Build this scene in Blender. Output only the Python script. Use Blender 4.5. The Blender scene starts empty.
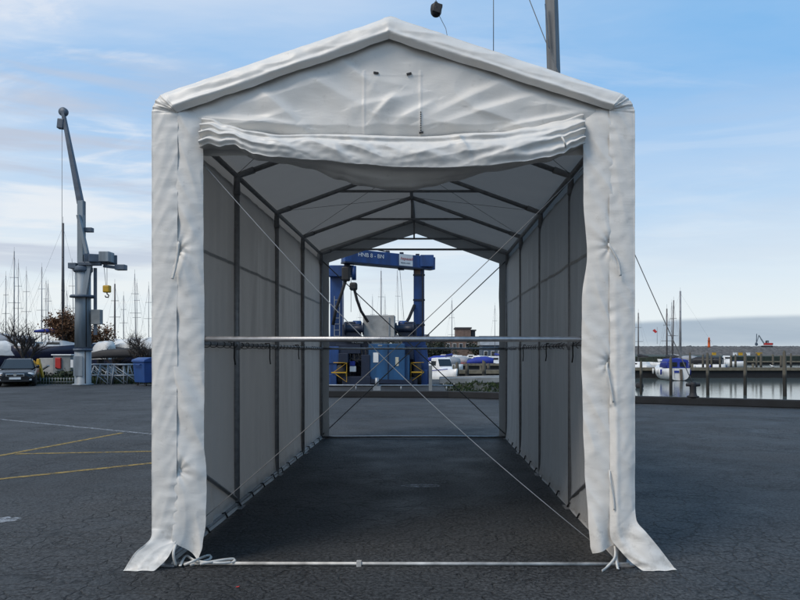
import bpy, math, random
from mathutils import Vector, noise, Matrix

# ---------------------------------------------------------------- basics
F, VX, VY, H = 660.0, 427.0, 352.0, 1.815     # focal length in photo pixels, vanishing point, eye height
D0 = 5.6                                      # distance of the tent's front frame
WZ = -1.2                                     # water level
rnd = random.Random(7)
sc = bpy.context.scene
COL = sc.collection

def X(px, d): return (px - VX) * d / F
def Z(py, d): return H + (VY - py) * d / F
def P(px, py, d): return Vector((X(px, d), d, Z(py, d)))
def G(px, py, z=0.0):                         # a point of the ground seen at a pixel
    d = F * (H - z) / (py - VY)
    return Vector((X(px, d), d, z))
def lerp(a, b, t): return a + (b - a) * t
def interp(pts, x):
    if x <= pts[0][0]: return pts[0][1]
    for (x0, y0), (x1, y1) in zip(pts, pts[1:]):
        if x <= x1:
            t = (x - x0) / (x1 - x0); t = t * t * (3 - 2 * t)
            return y0 + (y1 - y0) * t
    return pts[-1][1]
def nz(x, y, z=0.0): return noise.noise(Vector((x, y, z)))
def ridged(x, y, z=0.0): return 1.0 - 2.0 * abs(nz(x, y, z))

class MB:
    def __init__(self): self.v = []; self.f = []; self.sm = []
    def add(self, vs, fs, smooth=False):
        o = len(self.v); self.v += [tuple(p) for p in vs]
        for f in fs: self.f.append(tuple(i + o for i in f)); self.sm.append(smooth)
        return self
    def box(self, c, s, rz=0.0, rx=0.0, ry=0.0, taper=1.0):
        M = Matrix.Translation(Vector(c)) @ Matrix.Rotation(rz, 4, 'Z') @ Matrix.Rotation(rx, 4, 'X') @ Matrix.Rotation(ry, 4, 'Y')
        vs = []
        for k in (-1, 1):
            t = 1.0 if k < 0 else taper
            for (i, j) in ((-1, -1), (1, -1), (1, 1), (-1, 1)):
                vs.append(M @ Vector((i * s[0] / 2 * t, j * s[1] / 2 * t, k * s[2] / 2)))
        return self.add(vs, [(3, 2, 1, 0), (4, 5, 6, 7), (0, 1, 5, 4), (1, 2, 6, 5), (2, 3, 7, 6), (3, 0, 4, 7)])
    def bar(self, p, q, w, h, up=(0, 0, 1)):     # rectangular bar from p to q
        p, q = Vector(p), Vector(q); d = (q - p).normalized(); u = Vector(up)
        s = d.cross(u)
        if s.length < 1e-4: s = d.cross(Vector((1, 0, 0)))
        s.normalize(); u = s.cross(d).normalized()
        vs = []
        for c in (p, q):
            for (i, j) in ((-1, -1), (1, -1), (1, 1), (-1, 1)): vs.append(c + s * (i * w / 2) + u * (j * h / 2))
        return self.add(vs, [(0, 1, 2, 3), (7, 6, 5, 4), (4, 5, 1, 0), (5, 6, 2, 1), (6, 7, 3, 2), (7, 4, 0, 3)])
    def tube(self, pts, r, n=8, r1=None, cap=True):
        pts = [Vector(p) for p in pts]; m = len(pts); rings = []
        prev = None
        for i, p in enumerate(pts):
            t = (pts[min(i + 1, m - 1)] - pts[max(i - 1, 0)]).normalized()
            if prev is None:
                a = t.cross(Vector((0, 0, 1)))
                if a.length < 1e-3: a = t.cross(Vector((1, 0, 0)))
            else: a = prev - t * prev.dot(t)
            a.normalize(); prev = a; b = t.cross(a)
            rr = r if r1 is None else lerp(r, r1, i / max(1, m - 1))
            rings.append([p + (a * math.cos(2 * math.pi * k / n) + b * math.sin(2 * math.pi * k / n)) * rr for k in range(n)])
        vs = [q for g in rings for q in g]; fs = []
        for i in range(m - 1):
            for k in range(n):
                k2 = (k + 1) % n; fs.append((i * n + k, i * n + k2, (i + 1) * n + k2, (i + 1) * n + k))
        self.add(vs, fs, True)
        if cap:
            o = len(self.v) - len(vs)
            self.f.append(tuple(o + k for k in reversed(range(n)))); self.sm.append(False)
            self.f.append(tuple(o + (m - 1) * n + k for k in range(n))); self.sm.append(False)
        return self
    def lathe(self, prof, c, n=20, axis='Z', cap=True):
        R = {'Z': Matrix.Identity(3), 'X': Matrix.Rotation(math.pi / 2, 3, 'Y'), 'Y': Matrix.Rotation(-math.pi / 2, 3, 'X')}[axis]
        c = Vector(c); vs = []; fs = []
        for (r, z) in prof:
            for k in range(n):
                a = 2 * math.pi * k / n; vs.append(c + R @ Vector((r * math.cos(a), r * math.sin(a), z)))
        for i in range(len(prof) - 1):
            for k in range(n):
                k2 = (k + 1) % n; fs.append((i * n + k, i * n + k2, (i + 1) * n + k2, (i + 1) * n + k))
        self.add(vs, fs, True); o = len(self.v) - len(vs)
        if cap:
            self.f.append(tuple(o + k for k in reversed(range(n)))); self.sm.append(False)
            self.f.append(tuple(o + (len(prof) - 1) * n + k for k in range(n))); self.sm.append(False)
        return self
    def prism(self, poly, vec):                  # planar polygon pushed along vec
        n = len(poly); a = [Vector(p) for p in poly]; b = [p + Vector(vec) for p in a]
        fs = [tuple(reversed(range(n))), tuple(range(n, 2 * n))] + [(i, (i + 1) % n, n + (i + 1) % n, n + i) for i in range(n)]
        return self.add(a + b, fs)
    def grid(self, fn, nu, nv):
        vs = [fn(i / nu, j / nv) for i in range(nu + 1) for j in range(nv + 1)]
        fs = [(i * (nv + 1) + j, (i + 1) * (nv + 1) + j, (i + 1) * (nv + 1) + j + 1, i * (nv + 1) + j + 1) for i in range(nu) for j in range(nv)]
        return self.add(vs, fs, True)
    def loft(self, rings, closed=True, caps=True):
        n = len(rings[0]); vs = [p for r in rings for p in r]; fs = []
        for i in range(len(rings) - 1):
            for k in range(n if closed else n - 1):
                k2 = (k + 1) % n; fs.append((i * n + k, i * n + k2, (i + 1) * n + k2, (i + 1) * n + k))
        self.add(vs, fs, True); o = len(self.v) - len(vs)
        if caps:
            self.f.append(tuple(o + k for k in reversed(range(n)))); self.sm.append(False)
            self.f.append(tuple(o + (len(rings) - 1) * n + k for k in range(n))); self.sm.append(False)
        return self
    def ball(self, c, r, n=12, sz=1.0):
        prof = [(max(1e-3, r * math.sin(math.pi * i / n)), -r * sz * math.cos(math.pi * i / n)) for i in range(n + 1)]
        return self.lathe(prof, c, n * 2 if n < 8 else n + 4)
    def build(self, name, mat, parent=None, off=None, bevel=0.0, solid=0.0):
        me = bpy.data.meshes.new(name)
        vs = self.v; loc = (0, 0, 0)
        if parent is None and off is None:
            xs = [p[0] for p in vs]; ys = [p[1] for p in vs]; zs = [p[2] for p in vs]
            off = loc = ((min(xs) + max(xs)) / 2, (min(ys) + max(ys)) / 2, min(zs))
        if off is not None: vs = [(p[0] - off[0], p[1] - off[1], p[2] - off[2]) for p in vs]
        me.from_pydata(vs, [], self.f)
        me.polygons.foreach_set('use_smooth', self.sm)
        if isinstance(mat, str): mat = M[mat]
        me.materials.append(mat); me.update()
        o = bpy.data.objects.new(name, me); COL.objects.link(o)
        if parent is not None: o.parent = parent
        else: o.location = loc
        if bevel:
            b = o.modifiers.new('bevel', 'BEVEL'); b.width = bevel; b.segments = 2; b.limit_method = 'ANGLE'
        if solid:
            s = o.modifiers.new('thickness', 'SOLIDIFY'); s.thickness = solid; s.offset = 0
        return o

def tag(o, label=None, cat=None, group=None, kind=None):
    if label: o['label'] = label
    if cat: o['category'] = cat
    if group: o['group'] = group
    if kind: o['kind'] = kind
    return o
def thing(name, label, cat, loc=(0, 0, 0), rz=0.0, group=None):
    o = bpy.data.objects.new(name, None); o.empty_display_size = 0.2; COL.objects.link(o)
    o.location = loc; o.rotation_euler = (0, 0, rz)
    return tag(o, label, cat, group)
def children(o): return [c for c in bpy.data.objects if c.parent == o]
def copy_tree(o, parent=None):
    c = o.copy(); COL.objects.link(c)
    if parent is not None: c.parent = parent
    for ch in children(o): copy_tree(ch, c)
    return c
def text_part(name, body, size, loc, rot, mat, parent=None, shear=0.0):
    cu = bpy.data.curves.new(name, 'FONT'); cu.body = body; cu.size = size; cu.extrude = 0.004
    cu.align_x = 'CENTER'; cu.align_y = 'CENTER'; cu.shear = shear
    t = bpy.data.objects.new(name, cu); COL.objects.link(t)
    me = bpy.data.meshes.new_from_object(t.evaluated_get(bpy.context.evaluated_depsgraph_get()))
    bpy.data.objects.remove(t); me.materials.clear(); me.materials.append(M[mat])
    o = bpy.data.objects.new(name, me); COL.objects.link(o); o.parent = parent
    o.location = loc; o.rotation_euler = rot
    return o

# ---------------------------------------------------------------- materials
M = {}
def pm(name, col, rough=0.6, metal=0.0, var=0.2, scale=6.0, bump=0.0, bscale=30.0, spec=0.5, dist=0.01, stretch=None):
    m = bpy.data.materials.new(name); m.use_nodes = True; nt = m.node_tree; N = nt.nodes; L = nt.links
    b = N['Principled BSDF']; b.inputs['Roughness'].default_value = rough; b.inputs['Metallic'].default_value = metal
    b.inputs['Specular IOR Level'].default_value = spec
    tc = N.new('ShaderNodeTexCoord'); src = tc.outputs['Object']
    if stretch:
        mp = N.new('ShaderNodeMapping'); mp.inputs['Scale'].default_value = stretch; L.new(src, mp.inputs[0]); src = mp.outputs[0]
    n1 = N.new('ShaderNodeTexNoise'); n1.inputs['Scale'].default_value = scale; n1.inputs['Detail'].default_value = 6; L.new(src, n1.inputs['Vector'])
    mr = N.new('ShaderNodeMapRange'); mr.inputs['From Min'].default_value = .3; mr.inputs['From Max'].default_value = .7
    mr.inputs['To Min'].default_value = 1 - var; mr.inputs['To Max'].default_value = 1 + var; L.new(n1.outputs['Fac'], mr.inputs['Value'])
    mx = N.new('ShaderNodeVectorMath'); mx.operation = 'SCALE'; mx.inputs[0].default_value = col[:3]; L.new(mr.outputs[0], mx.inputs['Scale'])
    L.new(mx.outputs[0], b.inputs['Base Color'])
    rr = N.new('ShaderNodeMapRange'); rr.inputs['To Min'].default_value = max(0, rough - .08); rr.inputs['To Max'].default_value = min(1, rough + .1)
    L.new(n1.outputs['Fac'], rr.inputs['Value']); L.new(rr.outputs[0], b.inputs['Roughness'])
    if bump:
        n2 = N.new('ShaderNodeTexNoise'); n2.inputs['Scale'].default_value = bscale; n2.inputs['Detail'].default_value = 4; L.new(src, n2.inputs['Vector'])
        bp = N.new('ShaderNodeBump'); bp.inputs['Strength'].default_value = bump; bp.inputs['Distance'].default_value = dist
        L.new(n2.outputs['Fac'], bp.inputs['Height']); L.new(bp.outputs[0], b.inputs['Normal'])
    M[name] = m; return m

def cloth_mat(name, col, rough, thru=0.0):
    m = bpy.data.materials.new(name); m.use_nodes = True; nt = m.node_tree; N = nt.nodes; L = nt.links
    b = N['Principled BSDF']; b.inputs['Roughness'].default_value = rough; b.inputs['Specular IOR Level'].default_value = .5
    tc = N.new('ShaderNodeTexCoord')
    # faint soiling
    n1 = N.new('ShaderNodeTexNoise'); n1.inputs['Scale'].default_value = 2.2; n1.inputs['Detail'].default_value = 8; n1.inputs['Roughness'].default_value = .65
    L.new(tc.outputs['Object'], n1.inputs['Vector'])
    mr = N.new('ShaderNodeMapRange'); mr.inputs['From Min'].default_value = .3; mr.inputs['From Max'].default_value = .7
    mr.inputs['To Min'].default_value = .93; mr.inputs['To Max'].default_value = 1.03; L.new(n1.outputs['Fac'], mr.inputs['Value'])
    mx = N.new('ShaderNodeVectorMath'); mx.operation = 'SCALE'; mx.inputs[0].default_value = col; L.new(mr.outputs[0], mx.inputs['Scale'])
    # road splash and handling marks: patchy grime, densest at the hem
    sp = N.new('ShaderNodeSeparateXYZ'); L.new(tc.outputs['Object'], sp.inputs[0])
    gz = N.new('ShaderNodeMapRange'); gz.inputs['From Min'].default_value = .0; gz.inputs['From Max'].default_value = .55; gz.inputs['To Min'].default_value = .16; gz.inputs['To Max'].default_value = 0; L.new(sp.outputs['Z'], gz.inputs['Value'])
    gn = N.new('ShaderNodeTexNoise'); gn.inputs['Scale'].default_value = 11; gn.inputs['Detail'].default_value = 9; gn.inputs['Roughness'].default_value = .7; L.new(tc.outputs['Object'], gn.inputs['Vector'])
    ga = N.new('ShaderNodeMath'); ga.operation = 'ADD'; L.new(gz.outputs[0], ga.inputs[0]); L.new(gn.outputs['Fac'], ga.inputs[1])
    gr = N.new('ShaderNodeMapRange'); gr.inputs['From Min'].default_value = .60; gr.inputs['From Max'].default_value = .80; gr.inputs['To Max'].default_value = .42; L.new(ga.outputs[0], gr.inputs['Value'])
    gm = N.new('ShaderNodeMix'); gm.data_type = 'RGBA'; gm.inputs[7].default_value = (.22, .20, .17, 1); L.new(gr.outputs[0], gm.inputs[0]); L.new(mx.outputs[0], gm.inputs[6])
    L.new(gm.outputs[2], b.inputs['Base Color'])
    # fine crumples: short horizontal creases of packed tarpaulin
    mp = N.new('ShaderNodeMapping'); mp.inputs['Scale'].default_value = (1.0, 1.0, 2.6); L.new(tc.outputs['Object'], mp.inputs[0])
    n2 = N.new('ShaderNodeTexNoise'); n2.inputs['Scale'].default_value = 5.0; n2.inputs['Detail'].default_value = 5; n2.inputs['Distortion'].default_value = .6
    L.new(mp.outputs[0], n2.inputs['Vector'])
    r1 = N.new('ShaderNodeMath'); r1.operation = 'SUBTRACT'; r1.inputs[1].default_value = .5; L.new(n2.outputs['Fac'], r1.inputs[0])
    r2 = N.new('ShaderNodeMath'); r2.operation = 'ABSOLUTE'; L.new(r1.outputs[0], r2.inputs[0])
    n3 = N.new('ShaderNodeTexNoise'); n3.inputs['Scale'].default_value = 900; n3.inputs['Detail'].default_value = 2; L.new(tc.outputs['Object'], n3.inputs['Vector'])
    bp = N.new('ShaderNodeBump'); bp.inputs['Strength'].default_value = .10; bp.inputs['Distance'].default_value = .035; L.new(r2.outputs[0], bp.inputs['Height'])
    bp2 = N.new('ShaderNodeBump'); bp2.inputs['Strength'].default_value = .05; bp2.inputs['Distance'].default_value = .001
    L.new(n3.outputs['Fac'], bp2.inputs['Height']); L.new(bp.outputs[0], bp2.inputs['Normal']); L.new(bp2.outputs[0], b.inputs['Normal'])
    if thru:                                             # daylight glows faintly through the sheet
        tr = N.new('ShaderNodeBsdfTranslucent'); tr.inputs['Color'].default_value = (.8, .8, .78, 1); ms = N.new('ShaderNodeMixShader'); ms.inputs[0].default_value = thru
        L.new(b.outputs[0], ms.inputs[1]); L.new(tr.outputs[0], ms.inputs[2]); L.new(ms.outputs[0], N['Material Output'].inputs['Surface'])
    M[name] = m; return m

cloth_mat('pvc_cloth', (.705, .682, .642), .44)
cloth_mat('pvc_wall_shaded', (.415, .41, .40), .6, .06)  # white sheet darkened in base colour to stand for shade inside the tent
cloth_mat('pvc_roof_shaded', (.43, .42, .40), .6, .08)  # roof sheet likewise: interior shade put into its base colour
pm('seam_tape', (.34, .335, .325), .7)
pm('steel', (.42, .42, .43), .38, .85, .18, 14, .1, 120)
pm('steel_tube', (.27, .27, .275), .5, .35, .2, 14, .08, 120)
pm('wire', (.16, .16, .16), .5, .3)
pm('wire_bright', (.36, .36, .36), .45, .4)
pm('sill_paint', (.46, .45, .43), .5, .2, .45, 7)
pm('mast_grey', (.11, .12, .13), .5, .1, .35, 1.2, .1, 30, stretch=(4, 4, .5))
pm('strap', (.58, .57, .54), .7, 0, .08, 30, .2, 200)
pm('black', (.012, .012, .013), .6)
pm('rubber', (.018, .018, .02), .8, 0, .2, 10, .2, 60)
pm('black_cord', (.02, .02, .02), .7)
pm('crane_grey', (.185, .22, .25), .5, .1, .34, 1.2, .15, 30, stretch=(3, 3, .45))
pm('crane_dark', (.07, .095, .13), .5, .1, .25, 3)
pm('lift_blue', (.008, .046, .17), .45, 0, .4, 1.1, .1, 20, stretch=(2.5, 2.5, .6))
pm('lift_dark', (.004, .011, .032), .5, 0, .25, 2)
pm('machine_blue', (.010, .066, .165), .45, 0, .3, 1.4, .08, 15, stretch=(2, 2, .6))
pm('yellow', (.48, .28, .012), .5, 0, .15, 5)
pm('white_paint', (.72, .73, .73), .4, 0, .12, 2)
pm('gelcoat', (.66, .67, .67), .3, 0, .1, 1.2)
pm('red_paint', (.42, .02, .015), .45, 0, .15, 3)
pm('orange', (.70, .13, .03), .5)
pm('concrete', (.34, .335, .32), .85, 0, .22, 2.5, .3, 20)
pm('navy_hull', (.008, .012, .035), .35, 0, .15, 2)
pm('canvas_blue', (.012, .03, .24), .75, 0, .15, 3, .3, 8, dist=.05)
pm('canvas_white', (.58, .58, .57), .7, 0, .12, 1.0, .5, 3, dist=.1)
pm('canvas_grey', (.27, .28, .30), .75, 0, .12, 1.0, .5, 3, dist=.1)
pm('canvas_black', (.015, .015, .018), .7, 0, .1, 2)
pm('alu', (.24, .24, .25), .45, .5, .15, 2)
pm('mast_dark', (.10, .09, .09), .5, .3, .15, 2)
pm('timber', (.085, .07, .055), .85, 0, .3, 3, .4, 30, stretch=(4, 4, .6))
pm('timber_dark', (.011, .012, .014), .85, 0, .35, 2.5, .4, 20)
pm('timber_pale', (.15, .135, .10), .85, 0, .3, 3, .3, 30)
pm('glass_dark', (.012, .016, .02), .08, 0, .1, 2, spec=.6)
pm('car_paint', (.006, .007, .010), .2, .1, .1, 3)
pm('chrome', (.6, .6, .6), .15, 1.0, .05, 3)
pm('lamp_glass', (.55, .57, .58), .12, 0, .1, 9)
pm('bark', (.05, .042, .036), .9, 0, .3, 6)
pm('twig', (.045, .036, .032), .9, 0, .3, 6)
pm('dead_leaf', (.13, .06, .025), .8, 0, .35, 8)
pm('brick', (.16, .11, .09), .85, 0, .25, 1.0)
pm('roof_dark', (.06, .06, .065), .8, 0, .2, 1.0)
pm('roof_grey', (.22, .23, .24), .7, 0, .2, 1.0)
pm('shed_grey', (.20, .215, .22), .7, 0, .2, 2)
pm('rock', (.095, .092, .09), .9, 0, .4, .5, .8, 2, dist=.3)
pm('bin_blue', (.012, .055, .20), .5, 0, .12, 2)
pm('galv', (.30, .32, .34), .5, .6, .2, 5)
pm('foliage_dark', (.028, .035, .022), .8, 0, .5, 1.2)
pm('hedge_green', (.032, .048, .018), .8, 0, .5, 2.0)
pm('bank_rock', (.045, .047, .04), .9, 0, .4, 1.5, .8, 4, dist=.1)
pm('weed', (.028, .05, .014), .8, 0, .5, 2.0)
pm('feather', (.75, .75, .73), .7, 0, .1, 3)
pm('red_cloth', (.45, .03, .03), .7)
pm('skin_paper', (.5, .48, .38), .7)

def asphalt():
    m = bpy.data.materials.new('asphalt'); m.use_nodes = True; nt = m.node_tree; N = nt.nodes; L = nt.links
    b = N['Principled BSDF']; b.inputs['Specular IOR Level'].default_value = .28
    tc = N.new('ShaderNodeTexCoord'); g = N.new('ShaderNodeNewGeometry'); pos = g.outputs['Position']
    def nn(scale, detail=5, rough=.55, vec=pos):
        n = N.new('ShaderNodeTexNoise'); n.inputs['Scale'].default_value = scale; n.inputs['Detail'].default_value = detail
        n.inputs['Roughness'].default_value = rough; L.new(vec, n.inputs['Vector']); return n
    def mrange(v, a, c, d, e):
        r = N.new('ShaderNodeMapRange'); r.inputs['From Min'].default_value = a; r.inputs['From Max'].default_value = c
        r.inputs['To Min'].default_value = d; r.inputs['To Max'].default_value = e; L.new(v, r.inputs['Value']); return r.outputs[0]
    def math2(op, a, c):
        r = N.new('ShaderNodeMath'); r.operation = op
        for i, q in enumerate((a, c)):
            if isinstance(q, (int, float)): r.inputs[i].default_value = q
            else: L.new(q, r.inputs[i])
        return r.outputs[0]
    big = nn(.16, 6, .6); mid = nn(1.1, 6); agg = nn(30, 4, .7); fine = nn(260, 2, .6)
    # cracks: distorted voronoi borders, only in places
    dn = nn(2.2, 4); dv = N.new('ShaderNodeVectorMath'); dv.operation = 'MULTIPLY_ADD'
    L.new(dn.outputs['Color'], dv.inputs[0]); dv.inputs[1].default_value = (.55, .55, 0); L.new(pos, dv.inputs[2])
    mp = N.new('ShaderNodeMapping'); mp.inputs['Scale'].default_value = (.75, 1.25, 1); L.new(dv.outputs[0], mp.inputs[0])
    def crack(scale, w):
        v = N.new('ShaderNodeTexVoronoi'); v.feature = 'DISTANCE_TO_EDGE'; v.inputs['Scale'].default_value = scale; L.new(mp.outputs[0], v.inputs['Vector'])
        return mrange(v.outputs['Distance'], 0.0, w, 1.0, 0.0)
    c1 = crack(4.6, .055); c2 = crack(11.0, .07)
    mask1 = mrange(nn(.5, 3).outputs['Fac'], .41, .57, 0, .95); mask2 = mrange(nn(.8, 3, .5, mp.outputs[0]).outputs['Fac'], .5, .62, 0, 1)
    cr = math2('MAXIMUM', math2('MULTIPLY', c1, mask1), math2('MULTIPLY', math2('MULTIPLY', c2, mask2), .7))
    val = math2('MULTIPLY', mrange(big.outputs['Fac'], .32, .68, .62, 1.45), mrange(mid.outputs['Fac'], .3, .7, .8, 1.2))
    val = math2('MULTIPLY', val, mrange(agg.outputs['Fac'], .36, .64, .15, 2.0))
    stone = mrange(fine.outputs['Fac'], .66, .74, 0, 1.6); val = math2('ADD', val, stone)
    stain = mrange(nn(.7, 5, .6).outputs['Fac'], .60, .70, 1, .62); val = math2('MULTIPLY', val, stain)
    gv = N.new('ShaderNodeTexVoronoi'); gv.inputs['Scale'].default_value = 24; L.new(pos, gv.inputs['Vector'])
    grit = math2('MULTIPLY', mrange(gv.outputs['Distance'], .10, .16, 1, 0), mrange(nn(7, 2).outputs['Fac'], .52, .6, 0, 1.7)); val = math2('ADD', val, grit)
    val = math2('MULTIPLY', val, mrange(cr, 0, 1, 1, .32))
    cs = N.new('ShaderNodeVectorMath'); cs.operation = 'SCALE'; cs.inputs[0].default_value = (.033, .0345, .0362); L.new(val, cs.inputs['Scale'])
    L.new(cs.outputs[0], b.inputs['Base Color'])
    L.new(mrange(mid.outputs['Fac'], .3, .7, .55, .8), b.inputs['Roughness'])
    hgt = math2('SUBTRACT', math2('ADD', math2('MULTIPLY', agg.outputs['Fac'], .5), math2('MULTIPLY', mid.outputs['Fac'], .6)), math2('MULTIPLY', cr, .8))
    bp = N.new('ShaderNodeBump'); bp.inputs['Strength'].default_value = .8; bp.inputs['Distance'].default_value = .02
    L.new(hgt, bp.inputs['Height']); L.new(bp.outputs[0], b.inputs['Normal'])
    M['asphalt'] = m
asphalt()

def worn_paint(name, col, cover):
    m = bpy.data.materials.new(name); m.use_nodes = True; nt = m.node_tree; N = nt.nodes; L = nt.links
    b = N['Principled BSDF']; b.inputs['Base Color'].default_value = (*col, 1); b.inputs['Roughness'].default_value = .7
    g = N.new('ShaderNodeNewGeometry'); n = N.new('ShaderNodeTexNoise'); n.inputs['Scale'].default_value = 9; n.inputs['Detail'].default_value = 8; n.inputs['Roughness'].default_value = .75
    L.new(g.outputs['Position'], n.inputs['Vector'])
    r = N.new('ShaderNodeMapRange'); r.inputs['From Min'].default_value = cover - .12; r.inputs['From Max'].default_value = cover + .12
    L.new(n.outputs['Fac'], r.inputs['Value'])
    t = N.new('ShaderNodeBsdfTransparent'); mx = N.new('ShaderNodeMixShader')
    L.new(r.outputs[0], mx.inputs[0]); L.new(t.outputs[0], mx.inputs[1]); L.new(b.outputs[0], mx.inputs[2])
    L.new(mx.outputs[0], N['Material Output'].inputs['Surface']); M[name] = m
worn_paint('line_yellow', (.30, .20, .04), .46)
worn_paint('line_white', (.30, .32, .34), .52)
worn_paint('patch_white', (.35, .38, .42), .50)

def water():
    m = bpy.data.materials.new('harbour_water'); m.use_nodes = True; nt = m.node_tree; N = nt.nodes; L = nt.links
    b = N['Principled BSDF']; b.inputs['Base Color'].default_value = (.075, .10, .10, 1); b.inputs['Roughness'].default_value = .09
    b.inputs['IOR'].default_value = 1.33
    g = N.new('ShaderNodeNewGeometry'); mp = N.new('ShaderNodeMapping'); mp.inputs['Scale'].default_value = (.6, 1.6, 1); L.new(g.outputs['Position'], mp.inputs[0])
    n = N.new('ShaderNodeTexNoise'); n.inputs['Scale'].default_value = 1.4; n.inputs['Detail'].default_value = 4; L.new(mp.outputs[0], n.inputs['Vector'])
    bp = N.new('ShaderNodeBump'); bp.inputs['Strength'].default_value = .12; bp.inputs['Distance'].default_value = .05
    L.new(n.outputs['Fac'], bp.inputs['Height']); L.new(bp.outputs[0], b.inputs['Normal']); M['harbour_water'] = m
water()

def pile_mat():
    m = bpy.data.materials.new('pile_wood'); m.use_nodes = True; nt = m.node_tree; N = nt.nodes; L = nt.links
    b = N['Principled BSDF']; b.inputs['Roughness'].default_value = .8
    g = N.new('ShaderNodeNewGeometry'); s = N.new('ShaderNodeSeparateXYZ'); L.new(g.outputs['Position'], s.inputs[0])
    n = N.new('ShaderNodeTexNoise'); n.inputs['Scale'].default_value = 3; n.inputs['Detail'].default_value = 6; L.new(g.outputs['Position'], n.inputs['Vector'])
    a = N.new('ShaderNodeMath'); a.operation = 'MULTIPLY_ADD'; a.inputs[1].default_value = .5; L.new(n.outputs['Fac'], a.inputs[0]); L.new(s.outputs['Z'], a.inputs[2])
    r = N.new('ShaderNodeMapRange'); r.inputs['From Min'].default_value = .35; r.inputs['From Max'].default_value = .6; L.new(a.outputs[0], r.inputs['Value'])
    mx = N.new('ShaderNodeMix'); mx.data_type = 'RGBA'; mx.inputs[6].default_value = (.018, .018, .015, 1); mx.inputs[7].default_value = (.10, .09, .07, 1)
    L.new(r.outputs[0], mx.inputs[0]); L.new(mx.outputs[2], b.inputs['Base Color']); M['pile_wood'] = m      # tidal wet zone below, dry wood above
pile_mat()
# ---------------------------------------------------------------- camera, light, sky
cam = bpy.data.cameras.new('camera'); co = bpy.data.objects.new('camera', cam); COL.objects.link(co)
co.location = (0, 0, H); co.rotation_euler = (math.radians(90), 0, 0)
cam.sensor_width = 36; cam.lens = F / 800 * 36; cam.shift_x = (400 - VX) / 800; cam.shift_y = (VY - 300) / 800
cam.clip_start = .05; cam.clip_end = 20000; sc.camera = co
sc.render.resolution_x = 1024; sc.render.resolution_y = 768
sc.view_settings.view_transform = 'Standard'; sc.view_settings.look = 'None'; sc.view_settings.gamma = 1; sc.view_settings.exposure = 0.0
sc.view_settings.use_curve_mapping = False

SUN = Vector((-.60, -.46, .88)).normalized()
sl = bpy.data.lights.new('sun', 'SUN'); sl.energy = 2.35; sl.angle = math.radians(24); sl.color = (1.0, .90, .78)
so = bpy.data.objects.new('sun', sl); COL.objects.link(so); so.rotation_euler = SUN.to_track_quat('Z', 'Y').to_euler(); so.location = (-30, -40, 50)

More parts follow.
